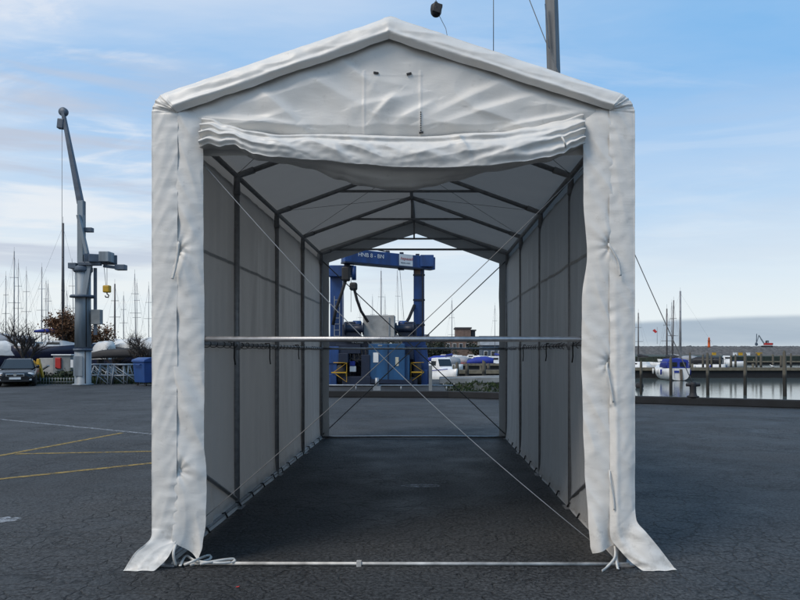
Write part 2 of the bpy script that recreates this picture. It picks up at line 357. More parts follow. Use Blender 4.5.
w = bpy.data.worlds.new('World'); sc.world = w; w.use_nodes = True
def build_world():
    nt = w.node_tree; N = nt.nodes; L = nt.links; bg = N['Background']; S = .1
    bg.inputs['Strength'].default_value = S
    sky = N.new('ShaderNodeTexSky'); sky.sky_type = 'NISHITA'; sky.sun_disc = False
    sky.sun_elevation = math.asin(SUN.z); sky.sun_rotation = math.atan2(SUN.x, SUN.y); sky.air_density = 1.0; sky.dust_density = .6; sky.ozone_density = 1.6
    tc = N.new('ShaderNodeTexCoord'); sp = N.new('ShaderNodeSeparateXYZ'); L.new(tc.outputs['Generated'], sp.inputs[0])
    def m2(op, a, b=None, c=None, clamp=False):
        n = N.new('ShaderNodeMath'); n.operation = op; n.use_clamp = clamp
        for i, q in enumerate((a, b, c)):
            if q is None: continue
            if isinstance(q, (int, float)): n.inputs[i].default_value = q
            else: L.new(q, n.inputs[i])
        return n.outputs[0]
    def ss(v, a, b, lo=0.0, hi=1.0):
        n = N.new('ShaderNodeMapRange'); n.interpolation_type = 'SMOOTHSTEP'
        for k, q in (('From Min', a), ('From Max', b), ('To Min', lo), ('To Max', hi)): n.inputs[k].default_value = q
        L.new(v, n.inputs['Value']); return n.outputs[0]
    def mix(f, a, b):
        n = N.new('ShaderNodeMix'); n.data_type = 'RGBA'; n.clamp_factor = True
        L.new(f, n.inputs[0])
        for i, q in ((6, a), (7, b)):
            if isinstance(q, tuple): n.inputs[i].default_value = (q[0] / S, q[1] / S, q[2] / S, 1)
            else: L.new(q, n.inputs[i])
        return n.outputs[2]
    x, y, z = sp.outputs['X'], sp.outputs['Y'], sp.outputs['Z']
    zz = m2('MAXIMUM', z, 0.0)
    # cloud sheet seen in perspective
    den = m2('ADD', zz, .16); cx = m2('DIVIDE', x, den); cy = m2('DIVIDE', y, den)
    cv = N.new('ShaderNodeCombineXYZ'); L.new(cx, cv.inputs[0]); L.new(cy, cv.inputs[1])
    mp = N.new('ShaderNodeMapping'); mp.inputs['Scale'].default_value = (.8, 2.0, 1); mp.inputs['Rotation'].default_value = (0, 0, .25); mp.inputs['Location'].default_value = (3.1, 1.7, 0)
    L.new(cv.outputs[0], mp.inputs[0])
    def nn(sc_, det, rough, dist=0.0):
        n = N.new('ShaderNodeTexNoise'); n.inputs['Scale'].default_value = sc_; n.inputs['Detail'].default_value = det; n.inputs['Roughness'].default_value = rough
        n.inputs['Distortion'].default_value = dist; L.new(mp.outputs[0], n.inputs['Vector']); return n.outputs['Fac']
    veil = nn(.55, 9, .55, .4); wisp = nn(1.5, 10, .6, .7)
    # colours of the clear sky: Nishita, lightened by thin high haze
    base = mix(m2('ADD', 0.0, .74), sky.outputs[0], (.22, .56, 1.0))
    left = ss(x, -.55, .30, 1.0, 0.0)
    cl = m2('ADD', m2('MULTIPLY', ss(veil, .38, .68), m2('MULTIPLY_ADD', left, .55, .30)), m2('MULTIPLY', ss(wisp, .50, .68), m2('MULTIPLY_ADD', left, .45, .16)), None, True)
    cl = m2('ADD', cl, m2('MULTIPLY', left, .30), None, True)
    c1 = mix(m2('MULTIPLY', cl, .88), base, (.74, .80, .90))
    hz = ss(zz, .0, .37, 1.0, 0.0)
    c2 = mix(m2('MULTIPLY', hz, .93), c1, (.86, .91, .91))
    # long grey-violet streaks low on the left, white streaks on the right
    st = N.new('ShaderNodeMapping'); st.inputs['Scale'].default_value = (1.6, 1.6, 13); L.new(tc.outputs['Generated'], st.inputs[0])
    sn = N.new('ShaderNodeTexNoise'); sn.inputs['Scale'].default_value = 1.5; sn.inputs['Detail'].default_value = 7; sn.inputs['Roughness'].default_value = .55; sn.inputs['Distortion'].default_value = .3
    L.new(st.outputs[0], sn.inputs['Vector'])
    band = m2('MULTIPLY', ss(zz, .06, .15), ss(zz, .30, .42, 1.0, 0.0))
    grey = m2('MULTIPLY', m2('MULTIPLY', ss(sn.outputs['Fac'], .47, .62), band), m2('MULTIPLY_ADD', left, .75, .12))
    c3 = mix(grey, c2, (.52, .58, .70))
    wht = m2('MULTIPLY', m2('MULTIPLY', ss(sn.outputs['Fac'], .47, .36), band), m2('MULTIPLY_ADD', left, .5, .12))
    c3 = mix(wht, c3, (.90, .91, .92))
    # bank of sea fog on the horizon to the right
    en = N.new('ShaderNodeTexNoise'); en.inputs['Scale'].default_value = 5; en.inputs['Detail'].default_value = 4; L.new(tc.outputs['Generated'], en.inputs['Vector'])
    edge = m2('ADD', m2('MULTIPLY', x, .028), m2('MULTIPLY_ADD', en.outputs['Fac'], .012, .030))
    dz = m2('SUBTRACT', edge, z)
    bank = m2('MULTIPLY', ss(dz, -.003, .005), ss(x, .10, .24))
    bank = m2('MULTIPLY', m2('MULTIPLY', bank, ss(zz, .0, .018, .45, .93)), ss(sn.outputs['Fac'], .36, .62, .78, 1.0))
    c4 = mix(bank, c3, (.37, .46, .56))
    L.new(c4, bg.inputs['Color'])
build_world()

# ---------------------------------------------------------------- the setting
land = [(-600, -60), (90, -60), (90, -12), (7.34, 23.4), (0.9, 26.3), (0.9, 44), (-9.5, 44), (-9.5, 70), (-24, 90), (-60, 150), (-160, 420), (-600, 420)]
g = MB(); g.prism([(x, y, -3.5) for x, y in land], (0, 0, 3.5))
tag(g.build('quay_ground', 'asphalt'), kind='structure')
tag(MB().add([(-9000, -200, WZ), (9000, -200, WZ), (9000, 12000, WZ), (-9000, 12000, WZ)], [(0, 1, 2, 3)]).build('water', 'harbour_water'), kind='structure')

def painted(name, mat, a, b, width):
    a, b = G(*a), G(*b); d = (b - a).normalized(); s = Vector((-d.y, d.x, 0)) * width / 2; n = 24; vs = []; fs = []
    for i in range(n + 1):
        p = a.lerp(b, i / n); j = .12 * width * nz(p.x * 3, p.y * 3)
        vs += [p + s + Vector((0, j, .004)), p - s + Vector((0, j, .004))]
    for i in range(n): fs.append((2 * i, 2 * i + 1, 2 * i + 3, 2 * i + 2))
    return tag(MB().add(vs, fs).build(name, mat), kind='structure')
painted('painted_line', 'line_yellow', (-40, 463.2), (122, 433), .12)
painted('painted_line', 'line_yellow', (16, 454), (200, 450.6), .11)
painted('painted_line', 'line_yellow', (-60, 485.5), (215, 456.5), .12)
painted('painted_line', 'line_white', (-60, 413.5), (190, 438), .12)
def patch(name, mat, c, rx, ry, seed):
    p = G(*c); n = 36
    vs = [(p.x, p.y, .004)] + [(p.x + rx * (1 + .45 * nz(3 * math.cos(a), 3 * math.sin(a), seed)) * math.cos(a), p.y + ry * (1 + .45 * nz(2 * math.cos(a), 2 * math.sin(a), seed + 9)) * math.sin(a), .004) for a in [2 * math.pi * k / n for k in range(n)]]
    return tag(MB().add(vs, [(0, 1 + k, 1 + (k + 1) % n) for k in range(n)]).build(name, mat), kind='structure')
patch('painted_patch', 'patch_white', (421, 486), .26, .10, 3)
patch('painted_patch', 'patch_white', (3, 520), .16, .12, 5)

# ---------------------------------------------------------------- the storage tent
S0 = F / D0
def fx(px): return (px - VX) / S0
def fz(py): return H + (VY - py) / S0
TC = -.275
TO = (TC, D0, 0)
tent = thing('storage_tent', 'white tarpaulin storage tent, open at both ends with its front door rolled up', 'tent', TO)
def tb(mb, name, mat, parent=tent, **k): return mb.build(name, mat, parent, TO, **k)

PL, PR, ZE, ZR = -2.215, 1.675, 3.865, 4.57              # post lines, eave and ridge heights of the frame
FY = [D0 + .05 + 2.04 * k for k in range(5)]           # the five frames
XR = (PL + PR) / 2
for i, y in enumerate(FY):
    for x in (PL, PR):
        tb(MB().tube([(x, y, .01), (x, y, ZE)], .033, 10), 'post', 'steel_tube')
    for x in (PL, PR):
        tb(MB().tube([(x, y, ZE), (XR, y, ZR)], .030, 10), 'rafter', 'steel_tube')
    hw = (ZR - 4.185) / (ZR - ZE) * (PR - PL) / 2
    if i > 0:
        tb(MB().tube([(XR - hw, y, 4.185), (XR + hw, y, 4.185)], .020, 8), 'tie_bar', 'steel_tube')
        tb(MB().tube([(XR, y, 4.185), (XR, y, ZR)], .018, 8), 'king_post', 'steel_tube')
for x, z, r in ((PL, ZE, .030), (PR, ZE, .030), (XR, ZR, .030), (PL, 1.90, .020), (PR, 1.90, .020), (PL, .045, .022), (PR, .045, .022)):
    tb(MB().tube([(x, FY[0], z), (x, FY[-1], z)], r, 8), 'base_rail' if z < .1 else 'purlin', 'steel_tube')
for x in (PL, PR):                                       # knee brace of the first bay
    tb(MB().tube([(x, FY[0] + .1, .95), (x, FY[1], .10)], .022, 8), 'brace', 'steel_tube')
for i, y in enumerate(FY):                               # bolted sleeves where the tubes meet
    for x, sg in ((PL, 1), (PR, -1)):
        sl_ = MB().tube([(x, y, ZE - .22), (x, y, ZE), (x + sg * .2, y, ZE + .2 * (ZR - ZE) / (XR - PL))], .040, 10)
        tb(sl_, 'corner_sleeve', 'steel_tube')
        tb(MB().box((x, y, .008), (.16, .16, .014)), 'foot_plate', 'steel_tube')
        tb(MB().tube([(x, y, 1.84), (x, y, 1.96)], .041, 10), 'rail_clamp', 'steel_tube')
    tb(MB().tube([(XR - .22, y, ZR - .22 * (ZR - ZE) / (XR - PL)), (XR, y, ZR), (XR + .22, y, ZR - .22 * (ZR - ZE) / (XR - PL))], .038, 10), 'ridge_sleeve', 'steel_tube')
# front and rear cross bars
tb(MB().tube([(PL, D0 + .02, 1.925), (PR, D0 + .02, 1.925)], .024, 10), 'crossbar', 'steel')
tb(MB().tube([(PL, FY[-1] + .05, 1.885), (PR, FY[-1] + .05, 1.885)], .022, 10), 'crossbar', 'steel')
hw = (ZR - 3.97) / (ZR - ZE) * (PR - PL) / 2
tb(MB().tube([(XR - hw, FY[-1] + .06, 3.97), (XR + hw, FY[-1] + .06, 3.97)], .022, 8), 'tie_bar', 'steel_tube')
sb = MB().tube([(PL + .05, D0, .022), (PR + .04, D0, .016)], .0145, 10)
sb.box((fx(359), D0 - .002, .022), (.04, .04, .044)); tb(sb, 'sill_bar', 'sill_paint')
tb(MB().tube([(PL, FY[-1] + .02, .03), (XR, FY[-1] + .02, .045), (PR, FY[-1] + .02, .03)], .026, 8), 'sill_bar', 'steel')
# bracing wires: a cross in the front frame, one in the rear frame, crosses under the roof
def wire(a, b, r=.0052, m='wire_bright'): tb(MB().tube([a, b], r, 6), 'bracing_wire', m)
def slack(a, b, sag, r=.0040, m='wire_bright'):
    a, b = Vector(a), Vector(b); tb(MB().tube([a.lerp(b, k / 24) - Vector((0, 0, sag * math.sin(math.pi * k / 24))) for k in range(25)], r, 6), 'bracing_wire', m)
slack((PL, D0 + .06, ZE - .10), (PR - .08, D0 + .06, .04), .20); slack((PR, D0 + .07, ZE - .14), (PL + .02, D0 + .07, .15), .08, .0036, 'wire')
wire((PL, FY[-1] + .08, ZE - .12), (PR, FY[-1] + .08, .06), .012, 'wire'); wire((PR, FY[-1] + .1, ZE - .12), (PL, FY[-1] + .1, .06), .012, 'wire')
for b in (0, 2):
    for x in (PL, PR):
        wire((x, FY[b], ZE + .02), (XR, FY[b + 1], ZR + .0), .003, 'wire'); wire((XR, FY[b], ZR), (x, FY[b + 1], ZE + .02), .003, 'wire')
# cords that lash the wall sheets to the side rails
for x, sgn in ((PL, 1), (PR, -1)):
    for k, y in enumerate([7.45, 9.1, 11.2]):
        y += .15 * nz(k * 3.3, x * 5)
        L_ = .16 + .16 * abs(nz(k * 1.7, x * 3 + 4))
        pts = [(x - sgn * .03, y, 1.93), (x + sgn * .03, y + .01, 1.935), (x + sgn * .035, y + .02, 1.86), (x + sgn * .03, y + .03 + .03 * nz(k, 2), 1.86 - L_ * .6), (x + sgn * .035, y + .055 + .06 * nz(k, 7), 1.86 - L_)]
        tb(MB().tube(pts, .009, 6), 'lashing_cord', 'black_cord')
    coil = []                                            # the lacing winds round the rail in one long spiral
    for k in range(520):
        y = FY[0] + .1 + k * .0155; ph = k * .42 + 1.5 * nz(y * 1.7, x); rr = .032 + .012 * nz(y * 2.3, x + 3)
        coil.append((x + rr * math.cos(ph), y, 1.90 - .008 + rr * math.sin(ph) - .012 * abs(nz(y * 1.1, 8))))
    tb(MB().tube(coil, .0042, 5), 'rail_lacing', 'black_cord')
    for k in range(14):
        y = FY[0] + .35 + k * .56 + .1 * nz(k * 3.7, x)
        if y > FY[-1]: break
        tb(MB().tube([(x - sgn * .02, y, .06), (x + sgn * .035, y, .075 + .02 * nz(k, x)), (x + sgn * .045, y + .05, .015)], .010, 5), 'ground_tie', 'black_cord')

# --- cover: outline of the front edge
def arc(c, r, a0, a1, n): return [(c[0] + r * math.cos(math.radians(lerp(a0, a1, i / n))), c[1] + r * math.sin(math.radians(lerp(a0, a1, i / n)))) for i in range(n + 1)]
xl, xr_ = fx(152.5), fx(634.5)
samples = []                                             # (outer x, outer z, inner x, inner z, corner weight)
def seg(o0, o1, i0, i1, n, end=False):
    for k in range(n + (1 if end else 0)):
        t = k / n; samples.append((lerp(o0[0], o1[0], t), lerp(o0[1], o1[1], t), lerp(i0[0], i1[0], t), lerp(i0[1], i1[1], t), 0.0, 0.0))
def corner(pts, inner):
    n = len(pts)
    for k, p in enumerate(pts[:-1]): samples.append((p[0], p[1], inner[0], inner[1], math.sin(math.pi * k / (n - 1)), 0.0))
ai = math.degrees(math.atan(.359)); R_ = .20
cl_ = (xl + R_, fz(115)); cr_ = (xr_ - R_, fz(116))
A1 = arc(cl_, R_, 180, 90 + ai, 26); A2 = arc(cr_, R_, 90 - ai, 0, 26)
rp = (fx(391), fz(17)); I0 = (fx(179), fz(114)); I1 = (fx(389), fz(41)); I2 = (fx(608), fz(112)); zb = fz(528)
def poly(pts, t):
    t = t * (len(pts) - 1); k = min(len(pts) - 2, int(t)); q = t - k
    p0, p1, p2, p3 = [Vector(pts[max(0, min(len(pts) - 1, k + j))]) for j in (-1, 0, 1, 2)]
    return .5 * ((2 * p1) + (p2 - p0) * q + (2 * p0 - 5 * p1 + 4 * p2 - p3) * q * q + (3 * p1 - p0 - 3 * p2 + p3) * q ** 3)
FLL = ([(152.5, 528), (151.5, 537), (146, 543.5), (135, 553), (124, 570.8)], [(178, 528), (177.5, 537), (175, 545), (168, 558), (154, 571.5)])
FLR = ([(634.5, 508), (636.5, 521), (646, 532), (660, 549), (676.5, 570.8)], [(609, 528), (611, 538), (617, 547), (629, 560), (643, 570.5)])
def flare(side, n=46):
    o, i = FLL if side < 0 else FLR; out = []
    for k in range(1, n + 1):
        a, b = poly(o, k / n), poly(i, k / n); out.append((fx(a.x), fz(a.y), fx(b.x), fz(b.y), 0.0, k / n))
    return out
samples += list(reversed(flare(-1)))
seg((xl, zb), A1[0], (fx(178), zb), I0, 220); corner(A1, I0)
seg(A1[-1], (rp[0] - .09, rp[1] - .035), I0, (I1[0] - .03, I1[1] - .008), 150)
corner([(rp[0] - .09, rp[1] - .035), (rp[0] - .05, rp[1] - .012), (rp[0], rp[1]), (rp[0] + .05, rp[1] - .012), (rp[0] + .09, rp[1] - .035)], I1)
seg((rp[0] + .09, rp[1] - .035), A2[0], (I1[0] + .03, I1[1] - .008), I2, 150); corner(A2, I2)
seg(A2[-1], (xr_, fz(508)), I2, (fx(609), zb), 220, True)
samples += flare(1)
NS = len(samples) - 1
def edge_band(u, v):
    ox, oz, ix, iz, cw, fl = samples[min(NS, int(round(u * NS)))]
    d = Vector((ox - ix, oz - iz)); w_ = d.length; d.normalize()
    sl = max(0.0, min(1.0, (abs(d.y) - .15) / .6)); slope = sl > .5
    j = (.012 * nz(ox * 2.1, oz * 2.1, 3) + .006 * nz(ox * 7, oz * 7, 5)) * lerp(.4, 1, sl)
    if v < .72:                                          # the front face: puffed over the frame tube inside
        t = v / .72; a = t
        y = D0 - .015 - .046 * (math.sin(math.pi * min(1, t * .93 + .07)) ** .8) * lerp(.30, 1.0, sl)
        y -= .022 * sl * math.exp(-((t - .22) / .13) ** 2)
        p = Vector((ix, iz)).lerp(Vector((ox, oz)), a * .985)
        if t < .3: p += d * j * (1 - t / .3)
    else:                                                # round the corner and back along the roof edge
        t = (v - .72) / .28; r = .04
        if t < .4:
            q = t / .4 * math.pi / 2; y = D0 - .015 + r - r * math.cos(q) - .005; p = Vector((ox, oz)) - d * (r - r * math.sin(q)) * .08
        else: y = D0 + .02 + (t - .4) / .6 * .42 * (1 - fl) ** 2; p = Vector((ox, oz))
    fine = lerp(.55, 1, sl) * .008 * ridged(ox * 3 + iz * 2, oz * 4 + 3 * v, 1) + .004 * nz(ox * 11, oz * 13, v * 4)
    y -= fine
    if cw > 0:
        ang = math.atan2(oz - iz, ox - ix); k = cw * min(1, v / .2)
        f = math.sin(ang * 25 + 2.5 * nz(ang * 4, v * 2)) * .5 + .5 * math.sin(ang * 43 + 1.5 + 2 * nz(ang * 5, v * 3))
        y -= .010 * f * k; p += d * (.0015 * f * k * min(1, v))
    else:
        # small gathers beside the seam of the upright edges
        if not slope: y -= .010 * math.exp(-v / .22) * ridged(1.0, oz * 9 + ox, 2)
    yb = y
    if fl > 0:                                           # the foot of the cover flares out and lies on the ground
        y -= .12 * fl * fl + .02 * math.sin(v * 5 + ox * 9) * math.sin(math.pi * fl) + .016 * ridged(v * 1.4 + fl, fl * 1.5 - v, ox) * math.sin(math.pi * fl)
        return ((p.x * y / yb), y, max(.006 + .012 * max(0, nz(ox * 6, v * 4, 2)), H + (p.y - H) * y / yb))
    return (p.x, y, p.y)
tb(MB().grid(edge_band, NS, 34), 'edge_cover', 'pvc_cloth')

# --- roof sheets and side walls behind it
OUT = .015
def outline_in(o):                                       # wall and roof lines just inside the edge cover
    ze = cl_[1]; return [(xl + o, .02), (xl + o, ze - .02)], [(rp[0], rp[1] - o * 1.06)], [(xr_ - o, ze - .02), (xr_ - o, .02)]
Y0, Y1 = D0 + .06, FY[-1] + .22
def wall(xw, sgn):
    def f(u, v):
        y = lerp(Y0, Y1, u); z = lerp(.03, fz(117), v)
        bay = ((y - FY[0]) / 2.04) % 1.0
        b = .022 * math.sin(math.pi * bay) * math.sin(math.pi * min(1, v * 1.05))
        pl = .016 * ridged(y * 2.3 + .25 * z, z * .22, sgn) + .012 * ridged(y * 5.1 - .3 * z, z * .3, sgn + 4) * (1 - v * .5)
        lo = -.03 * math.exp(-v / .03)
        return (xw + sgn * (b + pl + lo + .075 * max(0, (v - .93) / .07) ** 2), y, z)
    return f
tb(MB().grid(wall(xl + .105, -1), 200, 60), 'side_wall', 'pvc_wall_shaded')
tb(MB().grid(wall(xr_ - .105, 1), 200, 60), 'side_wall', 'pvc_wall_shaded')
def roof(sgn):
    ex, ez = (A1[-1] if sgn < 0 else A2[0])
    pts = ([(xl + .03, fz(120))] + A1[1:] if sgn < 0 else [(xr_ - .03, fz(120))] + list(reversed(A2))[1:]) + [(lerp(ex, rp[0], t / 20), lerp(ez, rp[1] - .02, t / 20)) for t in range(1, 21)]
    n = len(pts) - 1
    def f(u, v):
        y = lerp(Y0, Y1, u); x, z = pts[int(round(v * n))]
        bay = ((y - FY[0]) / 2.04) % 1.0
        sag = -.028 * math.sin(math.pi * bay) * min(1, v * 2) - .012 * (1 - ridged(y * 1.6 + x * .8, x * 1.3, sgn)) * .5
        return (x, y, z - .018 + sag)
    return MB().grid(f, 160, n)
tb(roof(-1), 'roof_sheet', 'pvc_roof_shaded'); tb(roof(1), 'roof_sheet', 'pvc_roof_shaded')
for xw, sg in ((xl + .105, -1), (xr_ - .105, 1)):          # lengthwise welds of the side walls
    wf_ = wall(xw, sg)
    def strip(u, v, wf_=wf_, sg=sg):
        x, y, z = wf_(.01 + .97 * u, (2.815 + .035 * v - .03) / (fz(117) - .03)); return (x - sg * .006, y, z)
    tb(MB().grid(strip, 200, 1), 'wall_seam', 'seam_tape')
# light strips along the foot of both walls (the ground flap)
for xw, sgn in ((PL, 1), (PR, -1)):
    def gf(u, v, xw=xw, sgn=sgn):
        y = lerp(FY[0], FY[-1] + .1, u); t = v
        return (xw + sgn * (-.06 + .10 * t + .02 * nz(y * 2, t)), y, .16 * (1 - t) ** 1.5 + .012 + .02 * max(0, nz(y * 3, t * 2 + sgn)) * (1 - abs(2 * t - 1)))
    tb(MB().grid(gf, 120, 8), 'ground_flap', 'pvc_wall_shaded')

# --- rear curtain round the far opening
rs = F / FY[-1]
def rx(px): return (px - VX) / rs
def rz_(py): return H + (VY - py) / rs
rin = [(rx(328.5), .04), (rx(328.5), rz_(262)), (rx(416), rz_(233)), (rx(499.5), rz_(263)), (rx(499.5), .04)]
rout = [(xl + .005, .04), (xl + .005, fz(101)), (rp[0], rp[1] - .0), (xr_ - .005, fz(100)), (xr_ - .005, .04)]
def rear(u, v):
    t = u * 4; i = min(3, int(t)); q = t - i
    a = Vector(rin[i]).lerp(Vector(rin[i + 1]), q); b = Vector(rout[i]).lerp(Vector(rout[i + 1]), q); p = a.lerp(b, v)
    return (p.x + .012 * nz(p.y * 1.8, i) * (1 - v), FY[-1] + .10 + .02 * ridged(p.x * 2, p.y * 2) - .03 * (1 - v), p.y)
tb(MB().grid(rear, 160, 10), 'rear_curtain', 'pvc_wall_shaded')

# --- gable panel over the door
def seg_fold(px, py, x0, y0, x1, y1, wd, am, sharp=2.2):
    dx, dy = x1 - x0, y1 - y0; L2 = dx * dx + dy * dy
    t = ((px - x0) * dx + (py - y0) * dy) / L2; tt = max(0, min(1, t))
    cx, cy = x0 + dx * tt, y0 + dy * tt; s = (px - cx) * -dy + (py - cy) * dx
    dist = math.hypot(px - cx, py - cy); ww = wd if s > 0 else wd / sharp
    fade = math.sin(math.pi * max(.04, min(.96, t))) ** .6
    return am * (.75 * math.exp(-(dist / ww) ** 2) + .25 * math.exp(-1.6 * dist / ww)) * fade
FOLDS = [(196, 117, 305, 127, 9, .030), (258, 88, 300, 124, 12, .024), (225, 110, 345, 74, 12, .012), (300, 72, 366, 108, 14, .018), (338, 56, 372, 84, 7, .014), (352, 108, 420, 92, 10, .016), (372, 118, 398, 92, 9, .018),
         (400, 118, 436, 100, 8, .014), (425, 118, 520, 74, 13, .020), (440, 124, 545, 92, 10, .020), (470, 72, 560, 108, 13, .016), (500, 128, 584, 112, 7, .024), (545, 104, 606, 114, 10, .018), (415, 62, 500, 62, 12, .010), (520, 122, 470, 108, 7, .014), (366, 78, 418, 88, 12, .008), (230, 128, 290, 112, 9, .014)]
def gable(u, v):
    px = lerp(176, 612, u)
    top = interp([(176, 112), (388, 37), (612, 110)], px) if False else (lerp(112, 37, (px - 176) / 212) if px < 388 else lerp(37, 110, (px - 388) / 224))
    py = lerp(152, top, v)
    y = D0 + .020
    for f in FOLDS: y -= 1.25 * seg_fold(px, py, *f)
    y -= .010 * ridged(px * .012 + py * .006, py * .03 - px * .006, 4) + .006 * nz(px * .05, py * .07, 2)
    edge = 124 + 7 * nz(px * .035, 1.0)
    if py > edge: y += .0032 * (py - edge)               # tucks in behind the rolled-up door
    for sx in (364, 420.5):                              # the welded patch round the vent
        if py > 70: y -= .004 * math.exp(-((px - sx) / 1.2) ** 2)
    for k in (0, 1, 2):                                  # hems of the welded patch
        if 362 < px < 423: y -= .0006 * math.exp(-((py - (74 + 0 * k)) / 1.0) ** 2)
    return (fx(px), y, fz(py))
gp = tb(MB().grid(gable, 440, 120), 'gable_panel', 'pvc_cloth')
def on_gable(px, py):
    top = lerp(112, 37, (px - 176) / 212) if px < 388 else lerp(37, 110, (px - 388) / 224)
    return Vector(gable((px - 176) / 436, (py - 152) / (top - 152)))
for px, py, a in ((376, 72.8, .15), (409, 73.2, -.25)):
    c = on_gable(px, py); mb = MB().box((c.x, c.y - .006, c.z), (.042, .010, .016), ry=a); tb(mb, 'vent_slot', 'black', gp)
ey = MB()
for k in range(9):
    c = on_gable(420.8, 112.5 + k * 2.1); ey.ball((c.x, c.y - .004, c.z), .0055, 6)
tb(ey, 'eyelet_row', 'black', gp)
c = on_gable(421.2, 131.5); tb(MB().box((c.x, c.y - .01, c.z), (.036, .012, .012), ry=-.15), 'zip_pull', 'black', gp)

# --- the rolled-up door: a fat swag gathered at both ends
LIP = [(202, 150), (212, 147), (224, 150.5), (231, 149), (238, 148.5), (246, 153), (258, 158), (275, 161), (320, 164), (360, 168), (400, 171), (440, 171.5), (480, 170), (520, 165.5), (545, 161), (560, 157), (570, 151), (583, 146)]
TOP = [(202, 117), (212, 118), (226, 124), (250, 130), (280, 134), (330, 133), (420, 135.5), (480, 132), (500, 131), (530, 126), (560, 120), (583, 114)]
UND = [(202, 151), (230, 150.5), (262, 161), (285, 164), (310, 169), (340, 180), (360, 186), (390, 190), (410, 190.5), (430, 187), (455, 181), (490, 172), (545, 162.5), (565, 155.5), (583, 148)]
def swag(u, v):
    px = lerp(202.5, 583, u); t, l, n_ = interp(TOP, px), interp(LIP, px), interp(UND, px)
    e = math.exp(-(px - 202) / 26) + math.exp(-(583 - px) / 34)         # nearness to a gathered end
    m = min(1, 1.15 - e)
    if v < .62:
        q = v / .62; py = lerp(t, l, q)
        y = D0 + .03 - .12 * math.sin(math.pi / 2 * min(1, q * 1.9)) ** .7 * (.6 + .4 * m) - .03 * q
        # pleats that fan out from the ends
        fan = math.sin(q * 24 + 1.2 * nz(px * .02, q * 4) + .4)
        y -= .030 * min(1, e) * fan
        # long slack folds along the sheet
        y -= .030 * ridged(px * .010 + q * 1.3, q * 1.5 - px * .004, 8) * m * math.sin(math.pi * min(1, q * .97 + .03))
        y -= .012 * ridged(px * .03 - q * 1.6, q * 2.2 + px * .01, 2) * m * math.sin(math.pi * q) + .004 * nz(px * .14, q * 7)
        y -= .030 * math.exp(-((q - .16 - .07 * nz(px * .013, 3)) / .075) ** 2) * m - .016 * math.exp(-((q - .30 - .07 * nz(px * .013, 3)) / .06) ** 2) * m
        y -= sum(seg_fold(px, py, *f) for f in ((300, 140, 350, 160, 8, .02), (345, 138, 378, 158, 7, .016), (455, 134, 468, 156, 6, .03), (470, 166, 540, 146, 7, .026), (500, 140, 455, 134, 6, .02), (400, 150, 452, 162, 8, .014), (262, 136, 300, 156, 8, .018)))
    elif v < .72:
        q = (v - .62) / .10; py = l + .6 * math.sin(math.pi * q) - 1.6 * q
        y = D0 - .12 * (.6 + .4 * m) + .03 * q - .005 + .05 * q
    else:
        q = (v - .72) / .28
        py = lerp(l - 1.6, n_, math.sin(min(1, q * 1.25) * math.pi / 2)) - (max(0, q - .8) * 60)
        y = D0 - .02 + .30 * q + .012 * ridged(px * .02, q * 3, 6)
        k = min(1, q * 3); return (lerp(fx(px), X(px, y), k), y, lerp(fz(py), Z(py, y), k))
    return (fx(px), y, fz(py))
tb(MB().grid(swag, 340, 80), 'rolled_door', 'pvc_cloth')
st = MB(); c = (fx(558), D0 - .16, fz(143)); st.tube([c, (c[0] + .02, c[1] - .02, c[2] - .05), (c[0] + .035, c[1], c[2] - .09)], .008, 6); tb(st, 'door_toggle', 'strap')

# --- the narrow side curtains left and right of the opening
INL = [(100, 203), (250, 203.5), (330, 204.5), (440, 204), (480, 206.5), (520, 206), (545, 203), (560, 199)]
INR = [(100, 583), (200, 583.5), (255, 587), (300, 582), (350, 581.5), (420, 583), (470, 585), (520, 588), (545, 590), (560, 594)]
def curtain(seam, inner, side, pinch, bot):
    def f(u, v):
        py = lerp(bot(u), 108, v); xi = interp(inner, py)
        px = lerp(seam + 4 * side, xi, u)
        y = D0 + .005 - .018 * math.sin(math.pi * min(1, u * .9)) ** .8 - .012 + .03 * u * u
        y -= .010 * ridged(py * .011 + u * .5 * side, u * .9 + side, 1) + .012 * ridged(py * .03 + u * 1.4 * side, u * 1.1, 6) + .004 * nz(py * .11, u * 3)
        for pp in pinch:                                 # the ties pull star creases into the cloth
            r = math.hypot((px - seam) * 1.0, py - pp); a = math.atan2(py - pp, abs(px - seam) + .1)
            y += .032 * math.exp(-(r / 7) ** 2) - .010 * math.exp(-r / 12) * math.cos(a * 9)
        if py < 128: y += .06 * ((128 - py) / 20) ** 2 * u
        if py > 500: y += .0006 * (py - 500) * math.sin(u * 5 + side)
        return (fx(px), y, fz(py))
    return MB().grid(f, 30, 220)
tb(curtain(178, INL, -1, (250, 470), lambda u: lerp(540, 560, u)), 'side_curtain', 'pvc_cloth')
tb(curtain(610, INR, 1, (246, 362), lambda u: lerp(545, 553, u)), 'side_curtain', 'pvc_cloth')
